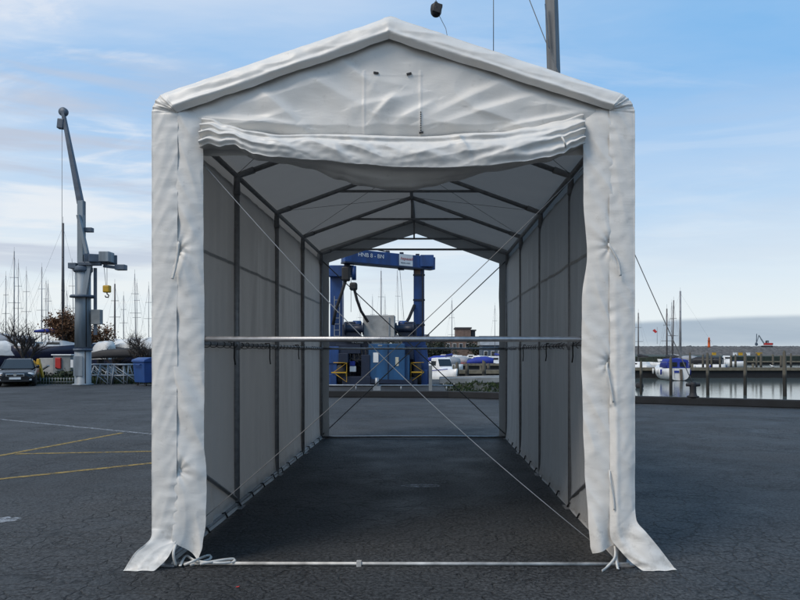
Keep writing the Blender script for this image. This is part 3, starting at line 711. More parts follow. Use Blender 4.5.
def ribbon(pts, wd, parent=tent, name='tie_strap'):
    pts = [Vector(p) for p in pts]; mb = MB(); vs = []; fs = []
    n = 5 * (len(pts) - 1)
    for i in range(n + 1):
        t = i / n * (len(pts) - 1); k = min(len(pts) - 2, int(t)); q = t - k
        p0 = pts[max(0, k - 1)]; p1 = pts[k]; p2 = pts[k + 1]; p3 = pts[min(len(pts) - 1, k + 2)]
        p = .5 * ((2 * p1) + (p2 - p0) * q + (2 * p0 - 5 * p1 + 4 * p2 - p3) * q * q + (3 * p1 - p0 - 3 * p2 + p3) * q ** 3)
        d = (p2 - p1).normalized(); s = d.cross(Vector((0, 1, 0)))
        if s.length < .2: s = Vector((0, 0, 1))
        s.normalize(); s = s * wd / 2
        vs += [p + s, p - s]
    for i in range(n): fs.append((2 * i, 2 * i + 1, 2 * i + 3, 2 * i + 2))
    mb.add(vs, fs, True); return tb(mb, name, 'strap', parent, solid=.004)
def fp(px, py, dy): return (fx(px), D0 + dy, fz(py))
ribbon([fp(178.5, 245, .0), fp(181.5, 244, -.07), fp(181, 254, -.075), fp(178.5, 268, -.07), fp(175.5, 280, -.072)], .022)
ribbon([fp(610, 245, .0), fp(606.5, 246, -.07), fp(611, 254, -.08), fp(616, 264, -.075), fp(618, 277, -.072)], .022)
ribbon([fp(608, 362, .0), fp(605, 368, -.06), fp(608, 384, -.07), fp(611, 402, -.07)], .020)
ribbon([fp(610, 466, .0), fp(608, 476, -.06), fp(611, 496, -.07), fp(612, 508, -.07)], .016)
# bundles of loose straps at the feet of the posts
def ground(px, py, z=.02): p = G(px, py, z); return (p.x, p.y, p.z)
ribbon([fp(178, 538, .0), fp(177, 550, -.08), ground(176, 566, .015)], .022)
ribbon([ground(180, 566, .02), ground(186, 556, .06), ground(196, 561, .05), ground(216, 563, .045), ground(232, 562, .04), ground(234, 559, .05), ground(222, 560, .06), ground(200, 564, .05)], .022)
ribbon([ground(184, 565, .03), ground(196, 560, .07), ground(206, 556, .05), ground(211, 556, .05), ground(208, 560, .03), ground(190, 565, .02)], .022)
ribbon([fp(615, 546, .0), fp(613, 556, -.05), ground(606, 568, .015), ground(602, 571, .012)], .022)
ribbon([fp(616, 548, .0), fp(615, 560, -.05), ground(618, 569, .015)], .022)

# ---------------------------------------------------------------- quay furniture
def kerb():
    mb = MB(); pts = [(90, -12), (7.34, 23.4), (.9, 26.3), (-9.3, 26.9)]
    for a, b in zip(pts, pts[1:]): mb.bar((*a, .13), (*b, .13), .30, .26)
    return tag(mb.build('quay_kerb', 'timber_dark', bevel=.03), kind='structure')
kerb()
rail = thing('pipe_guard_rail', 'low grey pipe rail on short posts in front of the blue boat hoist', 'rail', (-4, 31, 0))
MB().tube([(-10, 31, .27), (1.2, 30.4, .27)], .035, 8).build('top_pipe', 'galv', rail, rail.location)
for k in range(6):
    p = (-9.6 + 2.1 * k, 31 - .054 * 2.1 * k, 0); MB().tube([p, (p[0], p[1], .26)], .03, 8).build('post', 'galv', rail, rail.location)
def bollard(loc):
    b = thing('mooring_bollard', 'dark iron T-headed mooring bollard on the quay kerb holding the long rope', 'bollard', loc)
    MB().lathe([(.20, 0), (.20, .03), (.13, .06), (.11, .16), (.105, .38), (.12, .44), (.10, .50), (.02, .53)], (0, 0, 0), 16).build('post', 'canvas_black', b)
    MB().lathe([(.02, -.24), (.055, -.23), (.06, -.1), (.07, 0), (.06, .1), (.055, .23), (.02, .24)], (0, 0, .42), 12, 'X').build('cross_arm', 'canvas_black', b)
    return b
BP = P(693, 397, 22.65); BP.z = .27
bollard(BP)
bb = thing('rail_post', 'stout grey steel post with a block foot beside the hoist\'s blue machine house', 'post', (X(377, 30.5), 30.5, 0))
MB().box((0, 0, .12), (.34, .3, .24)).build('foot', 'galv', bb); MB().tube([(0, 0, .2), (0, 0, .62)], .09, 10).build('post', 'galv', bb)
bb = thing('rail_post', 'tall square grey steel post standing under the hoist\'s far blue leg', 'post', (X(430.5, 30.2), 30.2, 0))
MB().box((0, 0, .6), (.15, .15, 1.2)).build('post', 'shed_grey', bb, bevel=.01)

# --- the mast crane on the right-hand quay: column, jib above the picture, hook block
D = 24.2
cb = Vector((X(563.5, D), D, 0))
mc = thing('mast_crane', 'tall slim mast crane, its square column rising behind the tent roof on the right', 'crane', cb)
top = Vector((X(549.5, D), D, 17.2)) - cb
col = MB(); a = math.radians(12)
rings = []
for k in range(13):
    t = k / 12; c = top * t; r = lerp(.30, .26, t)
    rings.append([Vector((c.x + r * math.cos(a + q * math.pi / 2), c.y + r * math.sin(a + q * math.pi / 2), c.z)) for q in range(4)])
col.loft(rings); col.sm = [False] * len(col.sm); col.build('column', 'mast_grey', mc, bevel=.02)
MB().box((0, 0, .1), (.9, .9, .2)).build('base_plate', 'crane_dark', mc, bevel=.02)
jib_end = Vector((X(436, D), D, 17.6)) - cb
MB().bar(top + Vector((.5, 0, 0)), jib_end + Vector((-.3, 0, 0)), .26, .34).build('jib', 'crane_grey', mc, bevel=.02)
MB().tube([jib_end + Vector((0, 0, 0)), Vector((X(436, D), D, Z(4, D))) - cb], .014, 6).build('hoist_wire', 'wire', mc)
pw = Vector((X(493.5, D), D, 17.5)) - cb
MB().tube([pw, pw + Vector((0, 0, -5.0))], .016, 6).build('hanging_wire', 'wire', mc)
MB().bar(Vector((X(549.5, D) - .20, D - .27, Z(8, D))) - cb, Vector((X(552.5, D) - .18, D - .30, Z(52, D))) - cb, .05, .05).build('cable_duct', 'crane_dark', mc)
hk = P(436, 17, D) - cb
blk = MB(); blk.lathe([(.02, .0), (.12, .03), (.19, .12), (.21, .26), (.19, .42), (.08, .50), (.05, .56)], hk, 14)
blk.box(hk + Vector((.05, -.1, .25)), (.30, .2, .34), ry=.3)
hb = blk.build('hook_block', 'black', mc, bevel=.02)
MB().tube([hk + Vector((.12, 0, .05)), hk + Vector((.22, 0, -.15)), hk + Vector((.36, 0, -.42)), hk + Vector((.45, 0, -.9)), hk + Vector((.5, 0, -1.4))], .011, 6).build('tag_line', 'wire', mc)
# mooring rope from the crane's jib down to the bollard
ra = Vector((X(500, D), D, 17.5)); rb = BP + Vector((0, -.02, .44)); rp_ = []
for k in range(25):
    t = k / 24; p = ra.lerp(rb, t); p.z -= .42 * math.sin(math.pi * t); rp_.append(p)
tag(MB().tube(rp_, .017, 6).build('mooring_rope', 'wire'), 'thin dark rope slanting down from the tall mast crane to the quay bollard', 'rope')

# ---------------------------------------------------------------- jib crane on the left
D = 36.3
cp = Vector((X(83, D), D, 0)); s = D / F
jc = thing('jib_crane', 'grey pillar jib crane with a slender raised boom and yellow hook beside the parked car', 'crane', cp)
def L(px, py, dy=0.0): v = P(px, py, D); return Vector((v.x - cp.x, dy, v.z))
MB().lathe([(.55, 0), (.55, .06), (.42, .10), (.42, 1.95)], (0, 0, 0), 28).build('pillar_foot', 'crane_grey', jc)
MB().lathe([(.48, 0), (.48, .10), (.44, .12)], (0, 0, 1.88), 28).build('flange', 'crane_dark', jc)
MB().lathe([(.415, 0), (.39, 4.25)], (0, 0, 2.06), 28).build('pillar', 'crane_grey', jc)
MB().lathe([(.66, 0), (.66, .10), (.6, .14), (.45, .15)], (0, 0, 4.80), 28).build('ring_platform', 'crane_dark', jc)
hd = MB().lathe([(.45, 0), (.50, .08), (.50, .26), (.36, .36)], (0, 0, 6.2), 24); hd.box(L(76, 266.5) + Vector((0, -.2, 0)), (.42, .5, .3)); hd.build('slewing_head', 'crane_dark', jc, bevel=.01)
# upper column, strut and boom
MB().bar(L(81.5, 266), L(81.5, 201), .32, .34, (0, 1, 0)).build('upper_column', 'crane_grey', jc, bevel=.02)
MB().bar(L(83.5, 201), L(83, 240), .12, .14, (0, 1, 0)).build('back_rail', 'crane_dark', jc)
MB().bar(L(81, 216, -.28), L(90, 255, -.28), .17, .2, (0, 1, 0)).build('luffing_cylinder', 'crane_grey', jc, bevel=.02)
bm = MB(); q0, q1 = L(81, 204, -.02), L(63, 111, -.02); dd = (q1 - q0)
rg = []
for k in range(9):
    t = k / 8; c = q0 + dd * t; wv = lerp(.15, .085, t); n_ = Vector((dd.z, 0, -dd.x)).normalized()
    rg.append([c + n_ * wv + Vector((0, wv, 0)), c - n_ * wv + Vector((0, wv, 0)), c - n_ * wv - Vector((0, wv, 0)), c + n_ * wv - Vector((0, wv, 0))])
bm.loft(rg); bm.sm = [False] * len(bm.sm); bm.build('boom', 'crane_dark', jc, bevel=.015)
MB().lathe([(.05, -.1), (.24, -.09), (.24, .09), (.05, .1)], L(63.5, 112, 0), 18, 'Y').build('boom_sheave', 'crane_dark', jc)
MB().box(L(61.3, 124), (.36, .3, .55), ry=.1).build('hook_block', 'crane_dark', jc, bevel=.05)
MB().tube([L(62, 114), L(62, 330)], .013, 6).build('hoist_wire', 'wire', jc)
MB().box(L(89, 230), (.42, .3, .24)).build('lamp_box', 'crane_dark', jc, bevel=.02)

for k in range(16):
    a_ = 2 * math.pi * k / 16; MB().lathe([(.022, 0), (.022, .035)], (.455 * math.cos(a_), .455 * math.sin(a_), 1.985), 6).build('flange_bolt', 'crane_dark', jc)
MB().box((-.05, -.425, 1.05), (.5, .03, 1.1)).build('access_hatch', 'crane_grey', jc, bevel=.01)
MB().tube([(.30, -.33, .1), (.30, -.33, 1.9)], .025, 6).build('cable_pipe', 'black', jc); MB().tube([(.33, -.28, 2.1), (.31, -.27, 6.1)], .022, 6).build('cable_pipe', 'black', jc)
# machinery arm with its little trolley
MB().bar(L(86, 259, -.2), L(113, 259, .5), .55, .50).build('machine_arm', 'crane_dark', jc, bevel=.03)
mch = MB(); mch.box(L(101, 259.5) + Vector((0, -.25, 0)), (.95, .5, .42), rz=.4); mch.box(L(93, 264.5) + Vector((0, -.3, 0)), (1.2, .25, .2)); mch.build('winch', 'crane_dark', jc, bevel=.03)
MB().box(L(107, 258) + Vector((.05, -.15, .02)), (.55, .7, .56)).build('motor_cover', 'crane_grey', jc, bevel=.03)
MB().bar(L(104, 266), L(120, 268), .2, .16).build('trolley_track', 'crane_dark', jc)
MB().box(L(121, 267.5), (.55, .4, .3)).build('trolley', 'crane_dark', jc, bevel=.03)
MB().tube([L(107, 262), L(107, 286)], .012, 6).build('chain', 'wire', jc); MB().tube([L(103.5, 262), L(106, 286)], .012, 6).build('chain', 'wire', jc)
hk_ = MB(); hk_.box(L(107, 289), (.38, .3, .40)); kk = hk_.build('lifting_hook', 'yellow', jc, bevel=.06)
hp = L(107, 292); MB().tube([hp, hp + Vector((0, 0, -.10)), hp + Vector((.10, 0, -.18)), hp + Vector((.06, 0, -.30)), hp + Vector((-.07, 0, -.28)), hp + Vector((-.1, 0, -.2))], .035, 8).build('hook', 'black', jc)
MB().box(L(97, 317), (.50, .35, .80)).build('control_cabinet', 'shed_grey', jc, bevel=.02)
MB().bar(L(95.3, 268), L(95.3, 335), .12, .14).build('cable_conduit', 'crane_dark', jc)
MB().bar(L(92, 262, -.2), L(87.5, 296, -.3), .25, .2, (0, 1, 0)).build('brace_plate', 'crane_grey', jc)
MB().box(L(75.2, 363.5) + Vector((-.02, -.3, 0)), (.14, .02, .42)).build('notice', 'white_paint', jc)

# ---------------------------------------------------------------- dark saloon car
def wheel(parent, x, y, r=.32, wd=.21, rim='chrome'):
    t = MB().lathe([(r * .62, -wd / 2), (r * .92, -wd / 2), (r, -wd / 2 + .03), (r, wd / 2 - .03), (r * .92, wd / 2), (r * .62, wd / 2)], (x, y, r), 24, 'X').build('tyre', 'rubber')
    wh = MB().lathe([(r * .64, -wd / 2 + .015), (r * .60, -.02), (r * .2, -.06), (r * .2, .06), (r * .60, .02), (r * .64, wd / 2 - .015)], (x, y, r), 20, 'X').build('wheel', rim, parent)
    t.location = (0, 0, 0); bpy.data.objects.remove(t)
    MB().lathe([(r * .62, -wd / 2), (r * .92, -wd / 2), (r, -wd / 2 + .03), (r, wd / 2 - .03), (r * .92, wd / 2), (r * .62, wd / 2)], (x, y, r), 24, 'X').build('tyre', 'rubber', wh)
    return wh
CD = 35.6
car = thing('parked_car', 'dark saloon car parked facing the camera with its headlamp catching light', 'car', (X(9, CD), CD + .9, 0), math.radians(27))
def car_ring(y, hw, z0, zs, zt, tw):           # one cross-section: sill, shoulder, top
    half = [(hw * .86, z0), (hw * .98, z0 + .10), (hw, lerp(z0, zs, .6)), (hw * .965, zs), (tw, zt - .03), (tw * .8, zt)]
    return [Vector((x, y, z)) for x, z in half] + [Vector((-x, y, z)) for x, z in reversed(half)]
body = MB()                                      # front at -y
body.loft([car_ring(-2.32, .62, .30, .52, .60, .50), car_ring(-2.24, .78, .24, .60, .69, .66), car_ring(-2.0, .87, .20, .68, .77, .72), car_ring(-1.5, .90, .20, .76, .86, .74), car_ring(-.95, .91, .20, .86, .93, .76),
           car_ring(-.2, .915, .19, .90, .98, .78), car_ring(.8, .915, .19, .93, 1.0, .78), car_ring(1.5, .90, .20, .94, 1.02, .76), car_ring(2.1, .86, .24, .92, 1.0, .70), car_ring(2.36, .76, .32, .80, .92, .62)])
body.build('body', 'car_paint', car)
def gh(y, z0, z1, w0, w1): return [Vector((w0, y, z0)), Vector((w1, y, z1 - .04)), Vector((w1 * .82, y, z1)), Vector((-w1 * .82, y, z1)), Vector((-w1, y, z1 - .04)), Vector((-w0, y, z0))]
MB().loft([gh(-.52, .97, 1.30, .74, .60), gh(-.25, .96, 1.43, .80, .61), gh(.5, .96, 1.46, .81, .62), gh(1.2, .97, 1.40, .79, .60), gh(1.55, 1.0, 1.22, .74, .58)]).build('roof', 'car_paint', car)
ws = MB().add([(-.74, -1.16, .93), (.74, -1.16, .93), (.575, -.40, 1.395), (-.575, -.40, 1.395)], [(0, 1, 2, 3)]); ws.add([(-.74, -1.12, .90), (.74, -1.12, .90), (.575, -.36, 1.36), (-.575, -.36, 1.36)], [(3, 2, 1, 0)]); ws.build('windscreen', 'glass_dark', car)
for sx in (-1, 1):
    MB().bar((sx * .755, -1.14, .93), (sx * .60, -.38, 1.40), .06, .05).build('windscreen_pillar', 'car_paint', car)
    MB().prism([(sx * .80, -.75, .98), (sx * .815, 1.2, 1.0), (sx * .655, .85, 1.33), (sx * .65, -.30, 1.34)], (sx * .02, 0, .003)).build('side_window', 'glass_dark', car)
    hl = MB().ball((sx * .66, -2.10, .635), .10, 8); hl.v = [((v[0] - sx * .66) * 1.9 + sx * .66, (v[1] + 2.10) * 1.1 - 2.13, v[2]) for v in hl.v]; hl.build('headlight', 'lamp_glass', car)
    MB().ball((sx * .93, -.66, 1.02), .09, 8).build('side_mirror', 'car_paint', car)
    MB().box((sx * .62, -2.27, .36), (.26, .06, .09)).build('fog_lamp', 'lamp_glass', car, bevel=.02)
    for yy in (-1.42, 1.38): wheel(car, sx * .80, yy)
MB().box((0, -2.31, .60), (.84, .05, .15)).build('grille', 'chrome', car, bevel=.02)
MB().box((0, -2.335, .60), (.74, .02, .09)).build('grille_opening', 'black', car)
MB().lathe([(.075, -.01), (.075, .01)], (0, -2.35, .62), 16, 'Y').build('badge', 'chrome', car)
MB().box((0, -2.345, .44), (.52, .02, .11)).build('number_plate', 'white_paint', car)
MB().box((0, -2.30, .30), (1.3, .06, .10)).build('lower_intake', 'black', car, bevel=.02)

# ---------------------------------------------------------------- left yard
yf = thing('yellow_stand', 'yellow A-shaped stand on the verge behind the dark car', 'stand', (X(38.5, 38.5), 38.5, .12))
for sx in (-1, 1): MB().bar((sx * .30, 0, 0), (sx * .07, 0, 1.05), .16, .12).build('leg', 'yellow', yf, bevel=.02)
MB().box((0, 0, 1.12), (.24, .2, .36), taper=.7).build('head', 'yellow', yf, bevel=.04); MB().box((0, 0, .62), (.36, .1, .12)).build('brace', 'yellow', yf)
sh = thing('utility_cabinet', 'pair of grey utility cabinets carrying a red fire box beside the crane pillar', 'cabinet', (X(57, 43), 43, 0))
MB().box((.55, 0, .95), (1.15, .9, 1.3), taper=.98).build('cabinet', 'shed_grey', sh, bevel=.02); MB().box((.56, -.0, 1.63), (1.3, 1.05, .07)).build('lid', 'white_paint', sh, bevel=.01)
MB().box((-.52, .1, .86), (.95, .8, 1.12)).build('cabinet', 'concrete', sh, bevel=.02)
MB().box((.36, -.50, 1.10), (.36, .12, .70)).build('fire_box', 'red_paint', sh, bevel=.03)
ramp = thing('grey_plank', 'pale grey plank leaning beside the yellow stand', 'plank', (X(42.5, 39.5), 39.5, 0)); MB().bar((-.35, 0, .55), (.3, .1, 1.0), .35, .06).build('board', 'galv', ramp)

# verge: grass strip and ragged hedge plants
def blades(mb, x0, x1, y0, y1, n, h0, h1, rn, z=0.0, wd=.05):
    for _ in range(n):
        x, y = rn.uniform(x0, x1), rn.uniform(y0, y1); h = rn.uniform(h0, h1); a = rn.uniform(0, math.pi); c, s_ = math.cos(a) * wd, math.sin(a) * wd
        lx, ly = rn.uniform(-.1, .1), rn.uniform(-.1, .1)
        mb.add([(x - c, y - s_, z), (x + c, y + s_, z), (x + lx + c * .3, y + ly, z + h)], [(0, 1, 2)])
vg = MB(); blades(vg, -31, -14.5, 37.4, 45, 9000, .12, .5, random.Random(3))
tag(vg.build('verge_grass', 'hedge_green'), 'strip of rough dark grass behind the car and crane', 'grass', kind='stuff')
def bush(name, label, loc, rx_, ry_, h, mat, seed, n=420, group=None, leaf=.09):
    b = thing(name, label, 'bush', loc, group=group); rn = random.Random(seed); mb = MB(); st_ = MB()
    for k in range(7):
        a = rn.uniform(0, 6.28); st_.tube([(0, 0, 0), (.4 * rx_ * math.cos(a), .4 * ry_ * math.sin(a), h * .5), (.7 * rx_ * math.cos(a), .7 * ry_ * math.sin(a), h * .8)], .02, 5, .006)
    cl = [(rn.uniform(-.8, .8) * rx_, rn.uniform(-.8, .8) * ry_, rn.uniform(.1, .85) * h) for _ in range(14)]
    for k in range(n):
        c = cl[k % 14]; q = [c[i] + rn.gauss(0, .16) * (rx_, ry_, h)[i] for i in range(3)]; q[2] = max(.02, q[2])
        d1 = Vector((rn.gauss(0, 1), rn.gauss(0, 1), rn.gauss(0, 1))).normalized() * leaf; d2 = Vector((rn.gauss(0, 1), rn.gauss(0, 1), rn.gauss(0, 1))).normalized() * leaf
        qv = Vector(q); mb.add([qv - d1, qv + d2 * .6, qv + d1, qv - d2 * .6], [(0, 1, 2, 3)])
    mb.build('foliage', mat, b); st_.build('stems', 'twig', b)
    return b
for i, (px, d, rx1, h, lab) in enumerate([(44, 41.5, .9, .75, 'low ragged bush right beside the yellow stand'), (53, 42.5, .9, .65, 'low bush under the left grey cabinet'), (62, 42, 1.0, .7, 'low bush below the red fire box'),
                                          (71, 41.5, .9, .8, 'low bush against the left side of the crane pillar'), (97, 42.5, 1.0, .9, 'bush just right of the crane pillar behind the steel trestles'),
                                          (110, 43, 1.1, .9, 'bush behind the middle of the steel trestles'), (125, 42.5, 1.0, 1.0, 'bush beside the blue waste container')]):
    bush('verge_bush', lab, (X(px, d - 2.2), d - 2.2, 0), rx1, .6, h, 'hedge_green' if i % 2 else 'foliage_dark', 20 + i, group='bushes on the verge')
wf = thing('edging_fence', 'low wire edging fence along the verge between car and crane', 'fence', (X(58, 37.4), 37.4, 0))
for k in range(15):
    x = -1.15 + k * .165; MB().tube([(x, 0, 0), (x, 0, .36)], .016, 5).build('picket', 'galv', wf)
for z in (.12, .32): MB().tube([(-1.2, 0, z), (1.2, 0, z)], .012, 5).build('wire_strand', 'galv', wf)

# galvanised boat trestles stacked beside the crane
def trestle():
    t = thing('steel_trestle', '', 'trestle'); r = .035
    MB().tube([(-.75, 0, 1.10), (.75, 0, 1.10)], .05, 8).build('top_rail', 'galv', t)
    for sx in (-.6, .6):
        for sy in (-1, 1): MB().tube([(sx, sy * .04, 1.10), (sx + .12 * (1 if sx > 0 else -1), sy * .42, 0)], r, 8).build('leg', 'galv', t)
    for sy in (-1, 1): MB().tube([(-.66, sy * .22, .5), (.66, sy * .22, .5)], r * .8, 8).build('cross_rail', 'galv', t); MB().tube([(-.60, sy * .06, 1.05), (.70, sy * .40, .06)], r * .7, 8).build('diagonal', 'galv', t)
    return t
tr = trestle()
for i, (px, d, rz, lab) in enumerate([(97, 39.3, .1, 'galvanised steel trestle next to the crane pillar foot'), (104, 39.9, -.25, 'second galvanised trestle from the crane pillar'), (112, 39.4, .2, 'middle galvanised trestle tilted in front of bushes'), (119, 40.1, -.1, 'galvanised trestle second nearest the blue waste container'), (126, 39.5, .35, 'galvanised trestle nearest the blue waste container')]):
    o = tr if i == 0 else copy_tree(tr); o.location = (X(px, d - 2.3), d - 2.3, 0); o.rotation_euler = (0, 0, rz); tag(o, lab, 'trestle', 'steel trestles by the crane')
# waste container
wb = thing('waste_container', 'large blue wheeled waste container at the tent\'s left edge', 'bin', (X(149.5, 36.0), 36.0, 0), math.radians(52))
MB().box((0, 0, .72), (1.15, 1.05, 1.1), taper=1.12).build('bin_body', 'bin_blue', wb, bevel=.03)
MB().loft([[Vector((-.70, y, 1.27)), Vector((.70, y, 1.27)), Vector((.66, y, 1.40)), Vector((.3, y, 1.52)), Vector((-.3, y, 1.52)), Vector((-.66, y, 1.40))] for y in (-.66, .66)]).build('lid', 'bin_blue', wb, bevel=.03)
for sx in (-1, 1):
    for sy in (-1, 1): MB().lathe([(.09, -.03), (.09, .03)], (sx * .45, sy * .42, .09), 14, 'X').build('castor', 'black', wb)
    MB().tube([(sx * .66, -.3, 1.15), (sx * .74, -.3, 1.12), (sx * .74, .3, 1.12), (sx * .66, .3, 1.15)], .03, 8).build('handle', 'bin_blue', wb)

# ---------------------------------------------------------------- bare trees
def tree(label, loc, h, seed, leafy=0, spread=1.0):
    t = thing('bare_tree' if not leafy else 'brown_leaved_tree', label, 'tree', loc, group='trees in the boat yard'); rn = random.Random(seed); tk = MB(); cr = MB(); lf = MB()
    def grow(p, d, L_, r, lev):
        pts = [p]; q = p.copy(); dd = d.copy()
        for k in range(4):
            dd = (dd + Vector((rn.gauss(0, .14), rn.gauss(0, .14), .05))).normalized(); q = q + dd * L_ / 4; pts.append(q.copy())
        (tk if lev == 0 else cr).tube(pts, r, 7 if lev < 2 else 4, r * .55, cap=lev < 2)
        if lev >= 2 and leafy:
            for k in range(leafy):
                c = q + Vector((rn.gauss(0, .22), rn.gauss(0, .22), rn.gauss(0, .22))); a = Vector((rn.gauss(0, 1), rn.gauss(0, 1), rn.gauss(0, 1))).normalized() * .09; b = Vector((rn.gauss(0, 1), rn.gauss(0, 1), rn.gauss(0, 1))).normalized() * .07
                lf.add([c - a, c + b, c + a, c - b], [(0, 1, 2, 3)])
        if lev < 4:
            for k in range(7 if lev == 0 else 4 if lev < 3 else 3):
                t_ = rn.uniform(.35, 1.0) if lev else rn.uniform(.5, 1.0); b = pts[min(4, int(t_ * 4))]
                ax = Vector((rn.gauss(0, 1), rn.gauss(0, 1), rn.gauss(0, .4))).normalized()
                nd = (d * .75 + ax * .8 * spread + Vector((0, 0, .18))).normalized(); grow(b, nd, L_ * rn.uniform(.58, .8), r * .5, lev + 1)
    grow(Vector((0, 0, 0)), Vector((0, 0, 1)), h * .42, h * .028, 0)
    tk.build('trunk', 'bark', t); cr.build('crown', 'twig', t)
    if leafy: lf.build('leaves', 'dead_leaf', t)
    return t
tree('bare branching tree standing behind the dark car', (X(31, 44), 44, 0), 5.3, 5, 0, .8)
tree('tree still carrying brown leaves behind the crane pillar', (X(70, 52), 52, 0), 5.6, 11, 14, .6)
tree('small brown-leaved tree just right of the crane pillar', (X(97, 56), 56, 0), 4.8, 12, 6, .6)
tree('tiny bare tree standing left of the blue waste container', (X(112, 49), 49, 0), 3.3, 23)
tree('wide bare tree at the tent\'s left edge above the blue container', (X(143, 44), 44, 0), 4.6, 31, 0, 1.0)

# ---------------------------------------------------------------- boats
def hull_mb(L_, B, fb, draft, tr=.75, bow=1.25):
    mb = MB(); rings = []; n = 14
    for i in range(n + 1):
        s_ = i / n; hb = B / 2 * ((tr + (1 - tr) * math.sin(math.pi / 2 * min(1, s_ / .42))) if s_ < .42 else max(.012, (1 - ((s_ - .42) / .58) ** 2.1)))
        zs = fb * (1 + (bow - 1) * s_ ** 2 - .12 * math.sin(math.pi * s_)); zk = -draft * math.sin(math.pi * min(1, .18 + s_ * .86)) ** .6
        y = -L_ / 2 + L_ * s_; ring = []
        for k in range(13):
            a = math.pi * k / 12; c, si = math.cos(a), math.sin(a)
            ring.append(Vector((hb * math.copysign(abs(c) ** .55, c), y + (.35 * fb * (1 - si) * (1 if s_ > .9 else 0)), zs + (zk - zs) * si ** .75)))
        rings.append(ring)
    mb.loft(rings, True, True); return mb
def sailboat(name, label, loc, rz, L_=9, mast=11, hullm='gelcoat', deckm='white_paint', cover='canvas_blue', mastm='alu', mr=.075, hood=None, group=None, keel=False, fb=1.0, boom=True, lean=0.0):
    b = thing(name, label, 'sailboat', loc, rz, group); B = L_ * .33; z0 = 0
    if keel:
        z0 = 1.7
        MB().prism([(0, -.6, 1.5), (0, 1.0, 1.5), (0, .8, .05), (0, -.5, .05)], (.18, 0, 0)).build('keel', 'navy_hull', b)
        for sx in (-1, 1):
            for yy in (-1.5, 1.5): MB().tube([(sx * (B * .5 + .2), yy, 0), (sx * B * .34, yy, 1.75)], .05, 6).build('stand', 'galv', b)
    hm = hull_mb(L_, B, fb, .45); hm.v = [(v[0], v[1], v[2] + z0) for v in hm.v]; hm.build('hull', hullm, b)
    cab = MB(); dz = z0 + fb
    cab.loft([[Vector((-w_, y, dz - .15)), Vector((-w_ * .85, y, dz + h_)), Vector((w_ * .85, y, dz + h_)), Vector((w_, y, dz - .15))] for y, w_, h_ in ((-L_ * .12, B * .30, .42), (L_ * .12, B * .28, .40), (L_ * .28, B * .16, .18))])
    cab.sm = [False] * len(cab.sm); cb_ = cab.build('cabin', deckm, b, bevel=.05)
    for sx in (-1, 1): MB().box((sx * B * .275, L_ * .0, dz + .18), (.03, L_ * .16, .16)).build('window', 'glass_dark', cb_)
    my = L_ * .10; tilt = lean * mast
    m_ = MB().tube([(0, my, dz + .3), (tilt * .5, my, dz + mast * .5), (tilt, my, dz + mast)], mr, 8, mr * .7).build('mast', mastm, b)
    for q in (.45, .72):
        MB().tube([(-B * .25 * (1.3 - q) + tilt * q, my, dz + mast * q), (B * .25 * (1.3 - q) + tilt * q, my, dz + mast * q)], .025, 5).build('spreader', mastm, m_)
    MB().tube([(tilt, my, dz + mast), (tilt, my, dz + mast + .5)], .012, 4).build('aerial', 'wire', m_)
    rg_ = MB(); r_ = .006
    for e in ((0, L_ * .48, dz + .1), (0, -L_ * .49, dz), (B * .45, my, dz), (-B * .45, my, dz)): rg_.tube([(tilt, my, dz + mast * .97), e], r_, 4)
    rg_.build('rigging', 'wire', b)
    if boom:
        MB().tube([(0, my, dz + 1.0), (0, my - L_ * .36, dz + 1.05)], .05, 6).build('boom', mastm, b)
        MB().tube([(0, my - .1, dz + 1.25), (.03, my - L_ * .12, dz + 1.2), (-.02, my - L_ * .24, dz + 1.16), (0, my - L_ * .36, dz + 1.1)], .20, 8, .09).build('sail_cover', cover, b)
    if hood:
        hd_ = MB(); hd_.loft([[Vector((B * .40 * math.copysign(abs(math.cos(a)) ** .5, math.cos(a)), y, dz + .02 + h_ * math.sin(a) ** .42 * (1 + .05 * math.sin(a * 7 + y)))) for a in [math.pi * k / 14 for k in range(15)]] for y, h_ in ((-L_ * .45, .92), (-L_ * .36, 1.0), (-L_ * .3, .95), (-L_ * .2, 1.02), (-L_ * .12, .98), (-L_ * .06, .55))])
        hd_.build('spray_hood', hood, b)
        for sx in (-1, 1): MB().box((sx * B * .16, -L_ * .455, dz + .40), (B * .22, .04, .48)).build('hood_window', 'glass_dark', b)
        for sx in (-1, 1):
            MB().tube([(sx * B * .34, -L_ * .47, dz - .1), (sx * B * .34, -L_ * .48, dz + .62), (sx * B * .46, -L_ * .3, dz + .6), (sx * B * .48, -L_ * .1, dz + .62)], .022, 5).build('stern_rail', 'alu', b)
            for yy in (-.32, -.12, .1): MB().tube([(sx * B * .52, yy * L_, dz - .15), (sx * B * .53, yy * L_, dz - .28), (sx * B * .53, yy * L_, dz - .72)], .10, 8, .09).build('fender', 'canvas_blue' if yy < -.2 else 'white_paint', b)
        MB().bar((.15, -L_ * .50, dz - .1), (.15, -L_ * .53, z0 - .3), .28, .06).build('rudder', 'timber', b)
        MB().box((-.3, -L_ * .505, dz - .35), (.5, .03, .22)).build('transom_stripe', 'canvas_blue', b)
        MB().tube([(-B * .2, -L_ * .50, dz), (-B * .2, -L_ * .52, z0 - .1)], .02, 5).build('boarding_ladder', 'alu', b)
    return b
